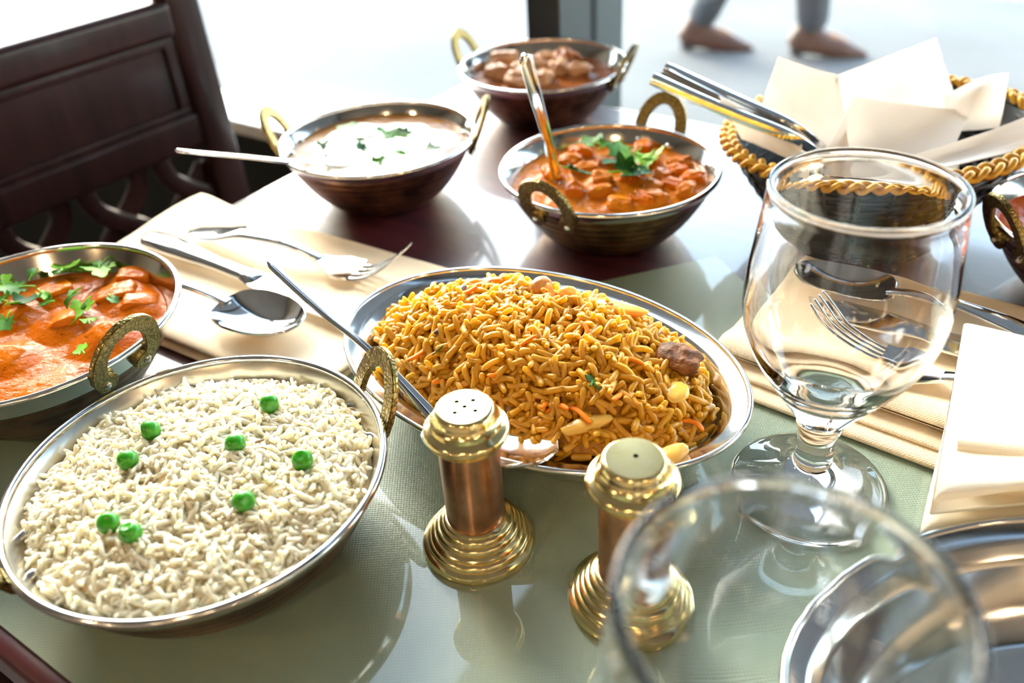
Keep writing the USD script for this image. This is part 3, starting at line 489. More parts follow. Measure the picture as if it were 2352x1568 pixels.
for (x, y, a, b, c, m, nm, lab, cat, rz) in [(0.016, 0.3582, 0.0062, 0.005, 0.0048, 'nut_brown', 'chickpea', 'shiny brown chickpea near the far side of the biryani', 'chickpea', 20), (0.0284, 0.3479, 0.0055, 0.0038, 0.004, 'onion', 'cashew_nut', 'small pale cashew behind the onion strip in the biryani', 'nut', -20),
    (0.0502, 0.3403, 0.017, 0.0042, 0.0028, 'onion', 'onion_strip', 'long translucent onion strip at the far side of the biryani', 'onion', -32), (0.0290, 0.2720, 0.012, 0.0036, 0.0022, 'onion', 'onion_strip', 'flat yellow onion strip at the near rim of the biryani', 'onion', 10),
    (0.0735, 0.3060, 0.0125, 0.0085, 0.0060, 'roast_meat', 'meat_piece', 'dark roasted meat piece at the right end of the biryani', 'meat', -50), (0.0700, 0.2871, 0.0065, 0.005, 0.002, 'onion', 'onion_strip', 'clear onion piece beside the roasted meat', 'onion', 60),
    (-0.0235, 0.3643, 0.0045, 0.0016, 0.0014, 'clove_brown', 'clove', 'dark clove at the far left of the biryani', 'spice', 60), (0.0023, 0.3551, 0.004, 0.0018, 0.0015, 'clove_brown', 'clove', 'dark clove near the far middle of the biryani', 'spice', 100), (-0.0334, 0.3327, 0.0035, 0.0018, 0.0012, 'clove_brown', 'clove', 'dark spice on the left slope of the biryani', 'spice', 20), (0.0600, 0.2560, 0.012, 0.0045, 0.0035, 'onion', 'onion_strip', 'yellow onion piece at the near right rim of the biryani', 'onion', 35)]:
    solo(nm, lab, cat, chunk(a, b, c, int(abs(x) * 1e4), 0.40 if m == 'roast_meat' else 0.18, 0.15), MAT[m], (x, y, on_biryani(x, y, c * 0.35)), smooth=True, rot=(8, -6, rz))
for i, (x, y, s, m, lab) in enumerate([(0.0329, 0.2856, 0.0062, 'leaf_dark', 'dark curled coriander leaf in the front of the biryani'), (0.0300, 0.3540, 0.004, 'leaf_green', 'small green leaf beside the chickpea in the biryani'), (-0.034, 0.322, 0.004, 'leaf_dark', 'tiny dark herb leaf on the left of the biryani')]):
    lf, st = leaf(s, 700 + i); t = thing('coriander_leaf', lab, 'herb leaf', (x, y, on_biryani(x, y, 0.0015)), rot=(40, 10, 80 + i * 70)); part(t, 'leaf_blade', lf, MAT[m], 60); part(t, 'stem', st, MAT['leaf_green'], 60)
rng = np.random.default_rng(77)
CUM = rng.uniform(-0.045, 0.045, (9, 2))
for i in range(9):
    q = CUM[i]; hz = float(wh(np.array([q[0]]), np.array([q[1]]))[0])
    solo('cumin_seed', 'tiny brown cumin seed among the white rice, ' + by_place(CUM + np.array(RICE), 0.05)[i], 'spice', chunk(0.0022, 0.0006, 0.0006, i, 0.1, 0.1), MAT['cumin_brown'], (RICE[0] + q[0], RICE[1] + q[1], ZM + hz + 0.0006), int(rng.uniform(0, 180)), group='cumin seeds in the white rice', smooth=True)
# ---------------------------------------------------------------- napkins
def cloth(corners, z0, t, rnd, seed, wav=0.0012, nu=60, nv=44, lift=None):
    """a folded cloth slab over the quad TL, TR, BR, BL with rounded fold edges"""
    TL, TR, BR, BL = [np.array(c, float) for c in corners]
    u = 0.5 - 0.5 * np.cos(np.linspace(0, np.pi, nu)); v = 0.5 - 0.5 * np.cos(np.linspace(0, np.pi, nv)); U, V = np.meshgrid(u, v, indexing='ij'); U_, V_ = U[..., None], V[..., None]
    XY = (TL * (1 - U_) + TR * U_) * (1 - V_) + (BL * (1 - U_) + BR * U_) * V_
    Lu, Lv = np.linalg.norm(TR - TL), np.linalg.norm(BL - TL)
    d = np.minimum.reduce([U * Lu, (1 - U) * Lu, V * Lv, (1 - V) * Lv]); h = np.sqrt(np.clip(1 - (1 - np.clip(d / rnd, 0, 1)) ** 2, 0, 1))
    w = wav * 2 * nz(XY[..., 0], XY[..., 1], 28, seed) + 0.4 * wav * nz(XY[..., 0], XY[..., 1], 90, seed + 3)
    up = lift(U, V) if lift is not None else 0
    top = z0 + up + t * (0.5 + 0.5 * h) + w * h; bot = z0 + up * 0.6 + t * (0.5 - 0.5 * h)
    A = np.dstack([XY, top]).reshape(-1, 3); B = np.dstack([XY, bot]).reshape(-1, 3); f = grid_faces(nu, nv); k = nu * nv
    m = tm(np.vstack([A, B]), np.concatenate([f[:, ::-1], f + k])); m.merge_vertices(digits_vertex=6); m.fix_normals(); return m
def quad(TL, rdir, L, ddir, W):
    TL, r, d = np.array(TL), np.array(rdir), np.array(ddir); return [TL, TL + r * L, TL + r * L + d * W, TL + d * W]
dl = np.array([0.829, -0.559]); pl_ = np.array([-0.559, -0.829])
n1 = thing('cloth_napkin', 'folded cream napkin under the fork and knife on the left table edge', 'napkin')
part(n1, 'under_layer', cloth(quad(np.array([-0.2225, 0.5900]) + pl_ * 0.004, dl, 0.233, pl_, 0.134), 0.0003, 0.004, 0.003, 1), MAT['napkin_cream'], True)
part(n1, 'top_layer', cloth(quad((-0.2245, 0.5945), dl, 0.238, pl_, 0.139), 0.0042, 0.0048, 0.006, 2, 0.0016, lift=lambda U, V: 0.006 * np.exp(-((U - 0.02) / 0.1) ** 2 - ((V - 0.12) / 0.3) ** 2) + 0.003 * np.exp(-((V - 0.93) / 0.10) ** 2)), MAT['napkin_cream'], True)
dr = np.array([0.770, -0.638]); pr_ = np.array([-0.612, -0.791])
n2 = thing('cloth_napkin', 'folded cream napkin under cutlery seen through the wine glass', 'napkin')
part(n2, 'under_layer', cloth(quad(np.array([0.182, 0.456]) + pr_ * 0.012, dr, 0.225, pr_, 0.130), 0.0014, 0.0045, 0.004, 3), MAT['napkin_cream'], True)
part(n2, 'middle_layer', cloth(quad(np.array([0.182, 0.457]) + pr_ * 0.008, dr, 0.223, pr_, 0.126), 0.0056, 0.003, 0.0025, 4), MAT['napkin_cream'], True)
part(n2, 'top_layer', cloth(quad((0.182, 0.458), dr, 0.222, pr_, 0.126), 0.0082, 0.0055, 0.007, 5, 0.0014, lift=lambda U, V: 0.004 * np.exp(-((V - 0.93) / 0.09) ** 2)), MAT['napkin_cream'], True)
n3 = thing('cloth_napkin', 'pale folded napkin standing up at the right edge of the photo', 'napkin')
part(n3, 'under_layer', cloth([(0.2270, 0.3420), (0.345, 0.262), (0.300, 0.2145), (0.1480, 0.2145)], 0.0165, 0.009, 0.006, 6, 0.001, lift=lambda U, V: 0.004 * V), MAT['napkin_pale'], True)
part(n3, 'top_layer', cloth([(0.2245, 0.3430), (0.345, 0.264), (0.297, 0.2165), (0.1500, 0.2155)], 0.0245, 0.008, 0.007, 7, 0.0016, lift=lambda U, V: 0.014 * V + 0.005 * np.sin(np.pi * U) * V), MAT['napkin_pale'], True)
def roll(p0, p1, r0, r1, a0, a1, squash=0.6, n=26, m=16):
    """a rolled flap: an open curl running from p0 to p1"""
    p0, p1 = np.array(p0, float), np.array(p1, float); ax = p1 - p0; ax /= np.linalg.norm(ax); sd = np.cross(ax, [0, 0, 1]); sd /= np.linalg.norm(sd); upv = np.cross(sd, ax)
    s = np.linspace(0, 1, n); a = np.radians(np.linspace(a0, a1, m)); r = (r0 + (r1 - r0) * s ** 0.8)[:, None]
    P = (p0 + (p1 - p0) * s[:, None])[:, None] + sd * (r * np.cos(a))[..., None] + upv * (r * np.sin(a) * squash)[..., None]
    return solid(P, 0.0018)
part(n3, 'rolled_flap', roll((0.171, 0.2440, 0.0435), (0.290, 0.2060, 0.0470), 0.003, 0.014, 160, -60, 0.75), MAT['napkin_pale'], 60)
part(n3, 'rolled_flap', roll((0.1655, 0.2360, 0.0330), (0.290, 0.1960, 0.0380), 0.002, 0.010, 120, -120, 0.8), MAT['napkin_pale'], 60)

# ---------------------------------------------------------------- cutlery, laid along local +x
CS = MAT['cutlery_steel']
def handle_mesh(L, ws, hs, zs, n=40, sq=0.9):
    x = np.linspace(0, 1, len(ws)); s = np.linspace(0, 1, n); from_ = lambda a: np.interp(s, x, a)
    from scipy.interpolate import PchipInterpolator as PI
    w, h, z = PI(x, ws)(s), PI(x, hs)(s), PI(x, zs)(s)
    w *= np.clip(np.sqrt(np.clip(1 - (1 - np.clip(s / 0.05, 0, 1)) ** 2, 0, 1)), 0.12, 1)
    return sweep(np.c_[s * L, 0 * s, z + h], w, h, 14, sq=sq)
def spoon_bowl(L, W, depth, z, n=30, m=17, thick=0.0013):
    u = np.linspace(0.0, 1, n); v = np.linspace(-1, 1, m); hw = W * np.sqrt(np.clip(1 - np.abs(2 * u ** 0.86 - 1) ** 2.3, 0, 1)) + 0.0016 * (1 - u)
    hw = np.maximum(hw, 0.0008); prof = np.sin(np.pi * np.clip(u, 0, 1)) ** 0.75
    U, V = np.meshgrid(u, v, indexing='ij')
    P = np.stack([U * L, V * hw[:, None], z + depth * (1 - prof[:, None] * (1 - np.abs(V) ** 2.2))], -1)
    return solid(P, thick)
def make_spoon(label, loc, rot, L=0.115, Lb=0.058, W=0.0195, depth=0.010):
    t = thing('table_spoon', label, 'spoon', loc, rot=rot)
    part(t, 'handle', handle_mesh(L + 0.004, [0.0075, 0.0085, 0.0065, 0.0038, 0.0034], [0.0013, 0.0014, 0.0015, 0.0018, 0.0012], [0.003, 0.005, 0.010, 0.012, 0.0098]), CS, 40)
    b = spoon_bowl(Lb, W, depth, 0.0012); b.apply_translation([L, 0, 0]); part(t, 'spoon_bowl', b, CS, 60)
    return t
def make_fork(label, loc, rot, L=0.108):
    t = thing('table_fork', label, 'fork', loc, rot=rot)
    part(t, 'handle', handle_mesh(L + 0.003, [0.0085, 0.0100, 0.0075, 0.0045, 0.0036], [0.0016, 0.0020, 0.0020, 0.0022, 0.0011], [0.002, 0.006, 0.012, 0.010, 0.0055]), CS, 40)
    u = np.linspace(0, 1, 14); v = np.linspace(-1, 1, 11); hw = 0.0034 + 0.0094 * np.clip(u * 1.7, 0, 1) ** 1.3 * (1 - 0.10 * u); U, V = np.meshgrid(u, v, indexing='ij')
    P = np.stack([L + U * 0.030, V * hw[:, None], 0.0062 - 0.0045 * np.sin(U * np.pi * 0.55) + 0.0018 * V ** 2 * U], -1)
    part(t, 'fork_palm', solid(P, 0.0018), CS, 60)
    for k in range(4):
        y = (k - 1.5) * 0.0057; s = np.linspace(0, 1, 14)
        part(t, 'tine', sweep(np.c_[L + 0.0285 + s * 0.040, y * (1 - 0.10 * s), 0.0020 + 0.0240 * s ** 1.8], 0.00165 * (1 - 0.45 * s ** 2), 0.0011 * (1 - 0.5 * s ** 2), 8), CS, 50)
    return t
def make_knife(label, loc, rot, L=0.102, Lb=0.112):
    t = thing('table_knife', label, 'knife', loc, rot=rot)
    part(t, 'handle', handle_mesh(L, [0.0085, 0.0095, 0.0078, 0.0060, 0.0062], [0.0036, 0.0042, 0.0038, 0.0034, 0.0032], [0, 0, 0, 0, 0]), CS, 40)
    part(t, 'bolster', sweep([(L - 0.003, 0, 0.0034), (L + 0.002, 0, 0.0034), (L + 0.006, 0, 0.0034), (L + 0.009, 0, 0.0032)], [0.0060, 0.0076, 0.0078, 0.0072], [0.0034, 0.0036, 0.0028, 0.0014], 14), CS, 40)
    x = np.linspace(0, 1, 24); up = 0.0078 + 0.001 * np.sin(x * 3); lo = -0.0078 - 0.0030 * np.sin(np.pi * x ** 0.8); end = np.sqrt(np.clip(1 - np.clip((x - 0.80) / 0.2, 0, 1) ** 2, 0, 1))
    pg = Polygon(np.vstack([np.c_[L + 0.007 + x * Lb, 0.0078 * np.ones_like(x) - (1 - end) * 0.013], np.c_[L + 0.007 + x * Lb, lo * np.maximum(end, 0.55)][::-1]]).tolist()).buffer(0)
    b = extr(pg, 0.0016, 0.0003); b.apply_translation([0, 0, 0.0024]); part(t, 'blade', b, CS, 30)
    return t
ZN1, ZN2 = 0.0108, 0.0162
make_fork('steel dinner fork lying farthest on the left napkin', (-0.2145, 0.5272, ZN1), (0, 0, -28.5))
make_knife('steel dinner knife lying between fork and spoon on the left napkin', (-0.2425, 0.5235, ZN1), (0, 0, -36.5))
make_spoon('steel table spoon nearest on the left napkin, beside the curry bowl', (-0.2720, 0.4905, ZN1), (0, 0, -32.2), 0.126)
make_spoon('steel spoon lying farthest on the napkin behind the wine glass', (0.1600+.165*.77, 0.4140-.165*.63, ZN2), (0, 0, 140.0), 0.105, 0.060)
make_knife('steel knife in the middle of the napkin behind the wine glass', (0.1640+.205*.80, 0.3800-.205*.60, ZN2), (0, 0, 143.0), 0.100, 0.105)
make_fork('steel fork lying nearest on the napkin behind the wine glass', (0.1530+.170*.78, 0.3460-.170*.63, ZN2), (0, 0, 139.0))

def serving_spoon(label, P, w, h, bowl_at, rot, Lb, W, depth=0.008, up=(0, 0, 1), n=40):
    t = thing('serving_spoon', label, 'spoon')
    path = spline(P, n); s = np.linspace(0, 1, n)
    part(t, 'handle', sweep(path, np.interp(s, np.linspace(0, 1, len(w)), w) * np.clip(np.sqrt(np.clip(s / 0.03, 0, 1)), 0.3, 1), np.interp(s, np.linspace(0, 1, len(h)), h), 12, up=up, sq=0.8), CS, 40)
    b = spoon_bowl(Lb, W, depth, 0.0); b.apply_transform(trimesh.transformations.euler_matrix(*[math.radians(a) for a in rot])); b.apply_translation(bowl_at)
    part(t, 'spoon_bowl', b, CS, 60)
serving_spoon('slim steel serving spoon stuck into the left of the biryani', [(-0.1170, 0.3693, 0.0750), (-0.0900, 0.3425, 0.0630), (-0.0620, 0.3150, 0.0530), (-0.0430, 0.2930, 0.0440), (-0.0340, 0.2830, 0.0380)], [0.0022, 0.0024, 0.0018, 0.0026, 0.0036], [0.0009, 0.0011, 0.0013, 0.0013, 0.0010], (-0.0390, 0.2865, 0.0325), (0, 1, -24), 0.060, 0.0185, 0.0065)
serving_spoon('thin steel spoon leaning out of the dal bowl to the left', [(-0.1903, 0.4845, 0.0900), (-0.1620, 0.5150, 0.0710), (-0.1350, 0.5440, 0.0530), (-0.1180, 0.5620, 0.0440)], [0.0045, 0.0040, 0.0032, 0.0030], [0.0012, 0.0012, 0.0014, 0.0012], (-0.121, 0.559, 0.036), (0, 6, 47), 0.045, 0.015)
serving_spoon('steel spoon standing upright in the vegetable curry', [(0.0179, 0.4930, 0.1300), (0.0225, 0.4985, 0.1080), (0.0290, 0.5065, 0.0790), (0.0335, 0.5125, 0.0560), (0.0359, 0.5165, 0.0420)], [0.0046, 0.0044, 0.0036, 0.0034, 0.0042], [0.0022, 0.0024, 0.0022, 0.0020, 0.0016], (0.0359, 0.5150, 0.0330), (0, 12, 60), 0.040, 0.013, 0.006, up=(0.3, -0.8, 0.5))

# ---------------------------------------------------------------- salt and pepper shakers
def shaker(label, x, y, holes, k=1.0):
    t = thing('condiment_shaker', label, 'shaker', (x, y, ZM))
    steps = [(0, 0), (0.0228, 0.0), (0.0236, 0.0008), (0.0238, 0.0022), (0.0232, 0.0040), (0.0222, 0.0046), (0.0214, 0.0048), (0.0213, 0.0068), (0.0206, 0.0076), (0.0195, 0.0078), (0.0194, 0.0096), (0.0186, 0.0104), (0.0176, 0.0106), (0.0175, 0.0124), (0.0168, 0.0132), (0.0156, 0.0134), (0.0155, 0.0152), (0.0148, 0.0160), (0.0136, 0.0163), (0.0134, 0.0172), (0.0121, 0.0180), (0, 0.0180)]
    part(t, 'base', lathe(steps, 96), MAT['polished_brass'], 40, label='stepped round brass base')
    part(t, 'column', lathe([(0, 0.0165), (0.0121, 0.0165), (0.0121, 0.0590), (0, 0.0590)], 96), MAT['shaker_copper'], 40, label='tarnished copper column')
    cp = [(0.0118, 0.0575), (0.0130, 0.0580), (0.0134, 0.0592), (0.0148, 0.0598), (0.0152, 0.0612), (0.0160, 0.0618)] + arc(0.0146, 0.0640, 0.0022, -70, 80, 8) + [(0.0138, 0.0670), (0.0136, 0.0690), (0.0124, 0.0700), (0.0121, 0.0716), (0.0113, 0.0738), (0.0106, 0.0744), (0.0097, 0.0746)]
    part(t, 'cap', lathe(cp, 96), MAT['polished_brass'], 40, label='rounded brass cap')
    disc = Point(0, 0).buffer(0.0100, 32)
    for hx, hy in holes: disc = disc.difference(Point(hx, hy).buffer(0.00098, 12))
    d = extr(disc, 0.0010); d.apply_translation([0, 0, 0.0738]); part(t, 'pierced_top', d, MAT['polished_brass'], 30)
    part(t, 'inner_disc', lathe([(0, 0.0730), (0.0098, 0.0730), (0.0098, 0.0733), (0, 0.0733)], 32), MAT['black_hole'], False)
    return t
shaker('brass and copper salt shaker with five holes in its cap', -0.0195, 0.2475, [(0.0002, -0.0002), (0.0034, 0.0032), (-0.0028, 0.0030), (0.0042, -0.0030), (-0.0034, -0.0034)])
shaker('brass and copper pepper shaker with a single hole, nearer the viewer', 0.0390, 0.2140, [(0.0008, 0.0008)])

# ---------------------------------------------------------------- glasses
def goblet(label, x, y):
    out = [(0, 0.0004), (0.0250, 0.0004), (0.0318, 0.0002)] + arc(0.0318, 0.0020, 0.0018, -90, 70, 7) + [(0.0270, 0.0055), (0.0200, 0.0083), (0.0140, 0.0112), (0.0098, 0.0150), (0.0084, 0.0168), (0.0080, 0.0190), (0.0079, 0.0290), (0.0082, 0.0330), (0.0094, 0.0362), (0.0096, 0.0376), (0.0100, 0.0400), (0.0125, 0.0445), (0.0165, 0.0505), (0.0205, 0.0562), (0.0258, 0.0645), (0.0308, 0.0730), (0.0345, 0.0815), (0.0366, 0.0900), (0.0373, 0.0980), (0.0370, 0.1080), (0.0359, 0.1200), (0.0344, 0.1330), (0.0332, 0.1430)]
    out = [tuple(p) for p in spline(np.c_[np.array(out), np.zeros(len(out))], 110)[:, :2]]
    inn = [(0.0316, 0.1440), (0.0316, 0.1420), (0.0330, 0.1320), (0.0345, 0.1195), (0.0356, 0.1080), (0.0359, 0.0980), (0.0352, 0.0905), (0.0332, 0.0825), (0.0292, 0.0742), (0.0240, 0.0660), (0.0190, 0.0605), (0.0140, 0.0572), (0.0080, 0.0556), (0, 0.0550)]
    inn = [tuple(p) for p in spline(np.c_[np.array(inn), np.zeros(len(inn))], 70)[:, :2]]
    m = lathe(out + arc(0.0324, 0.1442, 0.0013, 0, 180, 9) + inn, 120)
    if m.volume < 0: m.invert()
    return solo('wine_glass', label, 'glass', m, MAT['clear_glass'], (x, y, ZM), smooth=True)
goblet('empty short stemmed wine glass standing right of the biryani', 0.1260, 0.2667)
goblet('blurred near wine glass whose rim crosses the lower right corner', 0.0485, 0.0995)

# ---------------------------------------------------------------- bread basket
BK, BA, BB, BR_ = (0.2404, 0.5033), 0.1064, 0.0807, 23.3
bk = thing('bread_basket', 'black woven oval basket with a braided gold rim', 'basket', (*BK, 0), BR_)
nst = 28
def ring(z, amp, ph, n=168, rad=0.0021):
    t = np.linspace(0, 2 * np.pi, n + 1); k = 0.44 + 0.52 * (z / 0.066) ** 0.75; w = amp * np.sin(nst / 2 * t + ph)
    return sweep(np.c_[(BA * k + w) * np.cos(t), (BB * k + w) * np.sin(t), np.full(n + 1, z + 0.002)], rad, rad * 0.9, 7, ends=False)
part(bk, 'basket_floor', lathe([(0, 0.0008), (BB * 0.46, 0.0008), (BB * 0.46, 0.003), (0, 0.003)], 48, BA * 0.46 - BB * 0.46), MAT['basket_black'], False)
part(bk, 'basket_lining', lathe([(BB * (0.41 + 0.52 * (z / 0.066) ** 0.75), z + 0.002) for z in np.linspace(0.001, 0.064, 14)], 72, BA * 0.9 - BB * 0.9), MAT['basket_black'], 60)
zs_ = np.linspace(0.0015, 0.064, 17)
for i, z in enumerate(zs_): part(bk, 'woven_strand', ring(z, 0.0012, i % 2 * np.pi), MAT['basket_black'], 60)
for k in range(nst):
    a = 2 * np.pi * (k + 0.5) / nst; zz = np.linspace(0.002, 0.066, 9); kk = 0.44 + 0.52 * (zz / 0.066) ** 0.75
    part(bk, 'stake', sweep(np.c_[BA * kk * np.cos(a), BB * kk * np.sin(a), zz], 0.0014, n=6, up=(math.cos(a), math.sin(a), 0.3)), MAT['basket_black'], 60)
for k in range(3):
    n = 480; t = np.linspace(0, 2 * np.pi, n + 1); ph = 20 * t + 2 * np.pi * k / 3
    part(bk, 'braid_strand', sweep(np.c_[(BA * 0.972 + 0.0036 * np.cos(ph)) * np.cos(t), (BB * 0.965 + 0.0036 * np.cos(ph)) * np.sin(t), 0.0685 + 0.0023 * np.sin(2 * ph)], 0.0022, 0.0018, 8, ends=False), MAT['gold_braid'], 60)
def sheet(A, B, C, D, bow, n=22, curl=0.0, thick=0.0007, seed=0):
    """paper sheet: corners A B (top edge) D C (bottom edge), bowed along its normal"""
    A, B, C, D = [np.array(p, float) for p in (A, B, C, D)]; u, v = np.meshgrid(np.linspace(0, 1, n), np.linspace(0, 1, n), indexing='ij'); u_, v_ = u[..., None], v[..., None]
    P = (A * (1 - u_) + B * u_) * (1 - v_) + (D * (1 - u_) + C * u_) * v_
    N = np.cross(B - A, D - A); N /= np.linalg.norm(N)
    P = P + N * (bow * np.sin(np.pi * u) * np.sin(np.pi * (0.15 + 0.85 * v)) + curl * (1 - v) ** 2 * u ** 2 + 0.003 * nz(u * 0.1, v * 0.1, 30, seed))[..., None]
    return solid(P, thick)
nb = thing('paper_napkin', 'white paper napkins folded with raised corners in the bread basket', 'napkin', (0, 0, 0))
for k, (A, B, C, D, bow, curl) in enumerate([
    ((0.1761, 0.5273, 0.1080), (0.2085, 0.5103, 0.1000), (0.2059, 0.4581, 0.0600), (0.1570, 0.5040, 0.0680), 0.005, 0),
    ((0.2053, 0.5086, 0.1000), (0.2933, 0.5681, 0.1000), (0.2984, 0.5285, 0.0660), (0.2176, 0.4950, 0.0660), -0.004, 0),
    ((0.2130, 0.4920, 0.0930), (0.2920, 0.5040, 0.0740), (0.2620, 0.4600, 0.0590), (0.1841, 0.4615, 0.0590), 0.006, 0),
    ((0.2800, 0.5150, 0.0800), (0.3200, 0.5180, 0.0960), (0.3110, 0.4990, 0.0640), (0.2780, 0.4980, 0.0640), -0.012, 0.010),
    ((0.2051, 0.4419, 0.0690), (0.3130, 0.4775, 0.0790), (0.3040, 0.4560, 0.0690), (0.2250, 0.4360, 0.0655), 0.004, 0),
    ((0.1315, 0.4923, 0.0980), (0.1765, 0.4670, 0.0770), (0.1740, 0.4600, 0.0660), (0.1477, 0.4900, 0.0720), 0.003, 0)]):
    part(nb, 'napkin_fold', sheet(A, B, C, D, bow, curl=curl, seed=k + 1), MAT['tissue'], 60)
nn = solo('folded_flatbread', 'pale bread wrapped at the bottom of the napkins in the basket', 'bread', chunk(0.062, 0.045, 0.014, 900, 0.15, 0.3), MAT['napkin_pale'], (0.2404, 0.5060, 0.0330), BR_, smooth=True)

tg = thing('serving_tongs', 'ribbed steel serving tongs resting in the bread basket', 'tongs')
for P in ([(0.0957, 0.5113, 0.1050), (0.1380, 0.4870, 0.0900), (0.1720, 0.4700, 0.0790), (0.1850, 0.4720, 0.0690), (0.1930, 0.4800, 0.0610)], [(0.1063, 0.5257, 0.1060), (0.1460, 0.4970, 0.0920), (0.1760, 0.4780, 0.0815), (0.1880, 0.4790, 0.0710), (0.1960, 0.4850, 0.0615)]):
    part(tg, 'arm', sweep(spline(P, 40), 0.0042, 0.0034, 12, sq=0.5), CS, 40)
part(tg, 'arm_web', sweep(spline([(0.1012, 0.5187, 0.1048), (0.1420, 0.4922, 0.0902), (0.1742, 0.4742, 0.0795), (0.1867, 0.4757, 0.0692)], 40), 0.0062, 0.0012, 10, sq=0.5), CS, 40)
b = spoon_bowl(0.048, 0.017, 0.007, 0.0); b.apply_transform(trimesh.transformations.euler_matrix(0, math.radians(4), math.radians(-22))); b.apply_translation([0.1905, 0.4800, 0.0570]); part(tg, 'tong_bowl', b, CS, 60)

# ---------------------------------------------------------------- the chair beside the table
ch = thing('dining_chair', 'dark red brown wooden chair with a lattice back left of the table', 'chair', (-0.788 * 0.745, 0.615 * 0.745, -0.75), -37.97)
CW = MAT['chair_wood']; y0, y1 = 0.074, 0.514; Z = lambda z: z + 0.75
for y in (y0, y1 - 0.038): part(ch, 'stile', sweep(spline([(0.03, y + 0.019, 0.0), (-0.012, y + 0.019, 0.45), (-0.016, y + 0.019, 0.70), (-0.022, y + 0.019, Z(0.16))], 24), 0.019, 0.015, 12, up=(1, 0, 0), sq=0.45), CW, 40)
part(ch, 'top_rail', rbox(-0.034, -0.004, y0 + 0.034, y1 - 0.034, Z(0.062), Z(0.096), 0.007), CW, 40)
part(ch, 'back_panel', rbox(-0.026, -0.014, y0 + 0.034, y1 - 0.034, Z(-0.012), Z(0.066), 0.002), CW, 40)
part(ch, 'panel_moulding', cat_([rbox(-0.016, -0.010, y0 + 0.036, y1 - 0.036, Z(0.054), Z(0.064), 0.0025), rbox(-0.016, -0.010, y0 + 0.036, y1 - 0.036, Z(-0.012), Z(-0.004), 0.0025), rbox(-0.016, -0.010, y1 - 0.050, y1 - 0.036, Z(-0.006), Z(0.058), 0.0025)]), CW, 40)
part(ch, 'middle_rail', rbox(-0.030, -0.006, y0 + 0.034, y1 - 0.034, Z(-0.045), Z(-0.010), 0.005), CW, 40)
for k in range(5):
    for s in (-1, 1):
        yc = y0 + 0.055 + k * 0.082; P = []
        for q in np.linspace(0, 1, 21):
            yy = yc + s * 0.041 * math.sin((q - 0.25) * 2 * math.pi) * (0.86 + 0.14 * math.cos((q - 0.25) * 4 * math.pi))
            if y0 + 0.03 < yy < y1 - 0.03: P.append((-0.018 + 0.004 * s, yy, Z(-0.043 - 0.185 * q)))
        if len(P) > 3: part(ch, 'lattice_bar', sweep(np.array(P), 0.0095, 0.006, 10, up=(1, 0, 0), sq=0.6), CW, 40)
part(ch, 'lower_rail', rbox(-0.030, -0.006, y0 + 0.034, y1 - 0.034, Z(-0.255), Z(-0.225), 0.005), CW, 40)
part(ch, 'seat', rbox(-0.02, 0.40, y0 + 0.005, y1 - 0.005, Z(-0.325), Z(-0.290), 0.012), CW, 40)
for y in (y0 + 0.01, y1 - 0.048): part(ch, 'leg', rbox(0.355, 0.392, y, y + 0.037, 0.0, Z(-0.32), 0.005), CW, 40)

# ---------------------------------------------------------------- people walking past outside
plain('skin', (0.34, 0.17, 0.10), 0.55); plain('hair', (0.02, 0.015, 0.012), 0.6); plain('grey_trousers', (0.036, 0.041, 0.050), 0.8); plain('pale_shirt', (0.55, 0.55, 0.58), 0.85); plain('brown_leather', (0.075, 0.030, 0.018), 0.5)
plain('blue_jeans', (0.10, 0.14, 0.24), 0.85); plain('white_leather', (0.85, 0.80, 0.77), 0.5); plain('shoe_sole', (0.03, 0.03, 0.032), 0.7); plain('eye_white', (0.8, 0.8, 0.78), 0.3)
def limb(chain, ref=0.012):
    ms = [manifold3d.Manifold.batch_hull([manifold3d.Manifold.sphere(a[3], 20).translate(a[:3]), manifold3d.Manifold.sphere(b[3], 20).translate(b[:3])]) for a, b in zip(chain[:-1], chain[1:])]
    return ms
def union(ms, ref, it=8):
    m = manifold3d.Manifold.batch_boolean(ms, manifold3d.OpType.Add).refine_to_length(ref).to_mesh()
    t = tm(m.vert_properties[:, :3], m.tri_verts); trimesh.smoothing.filter_taubin(t, iterations=it); return t
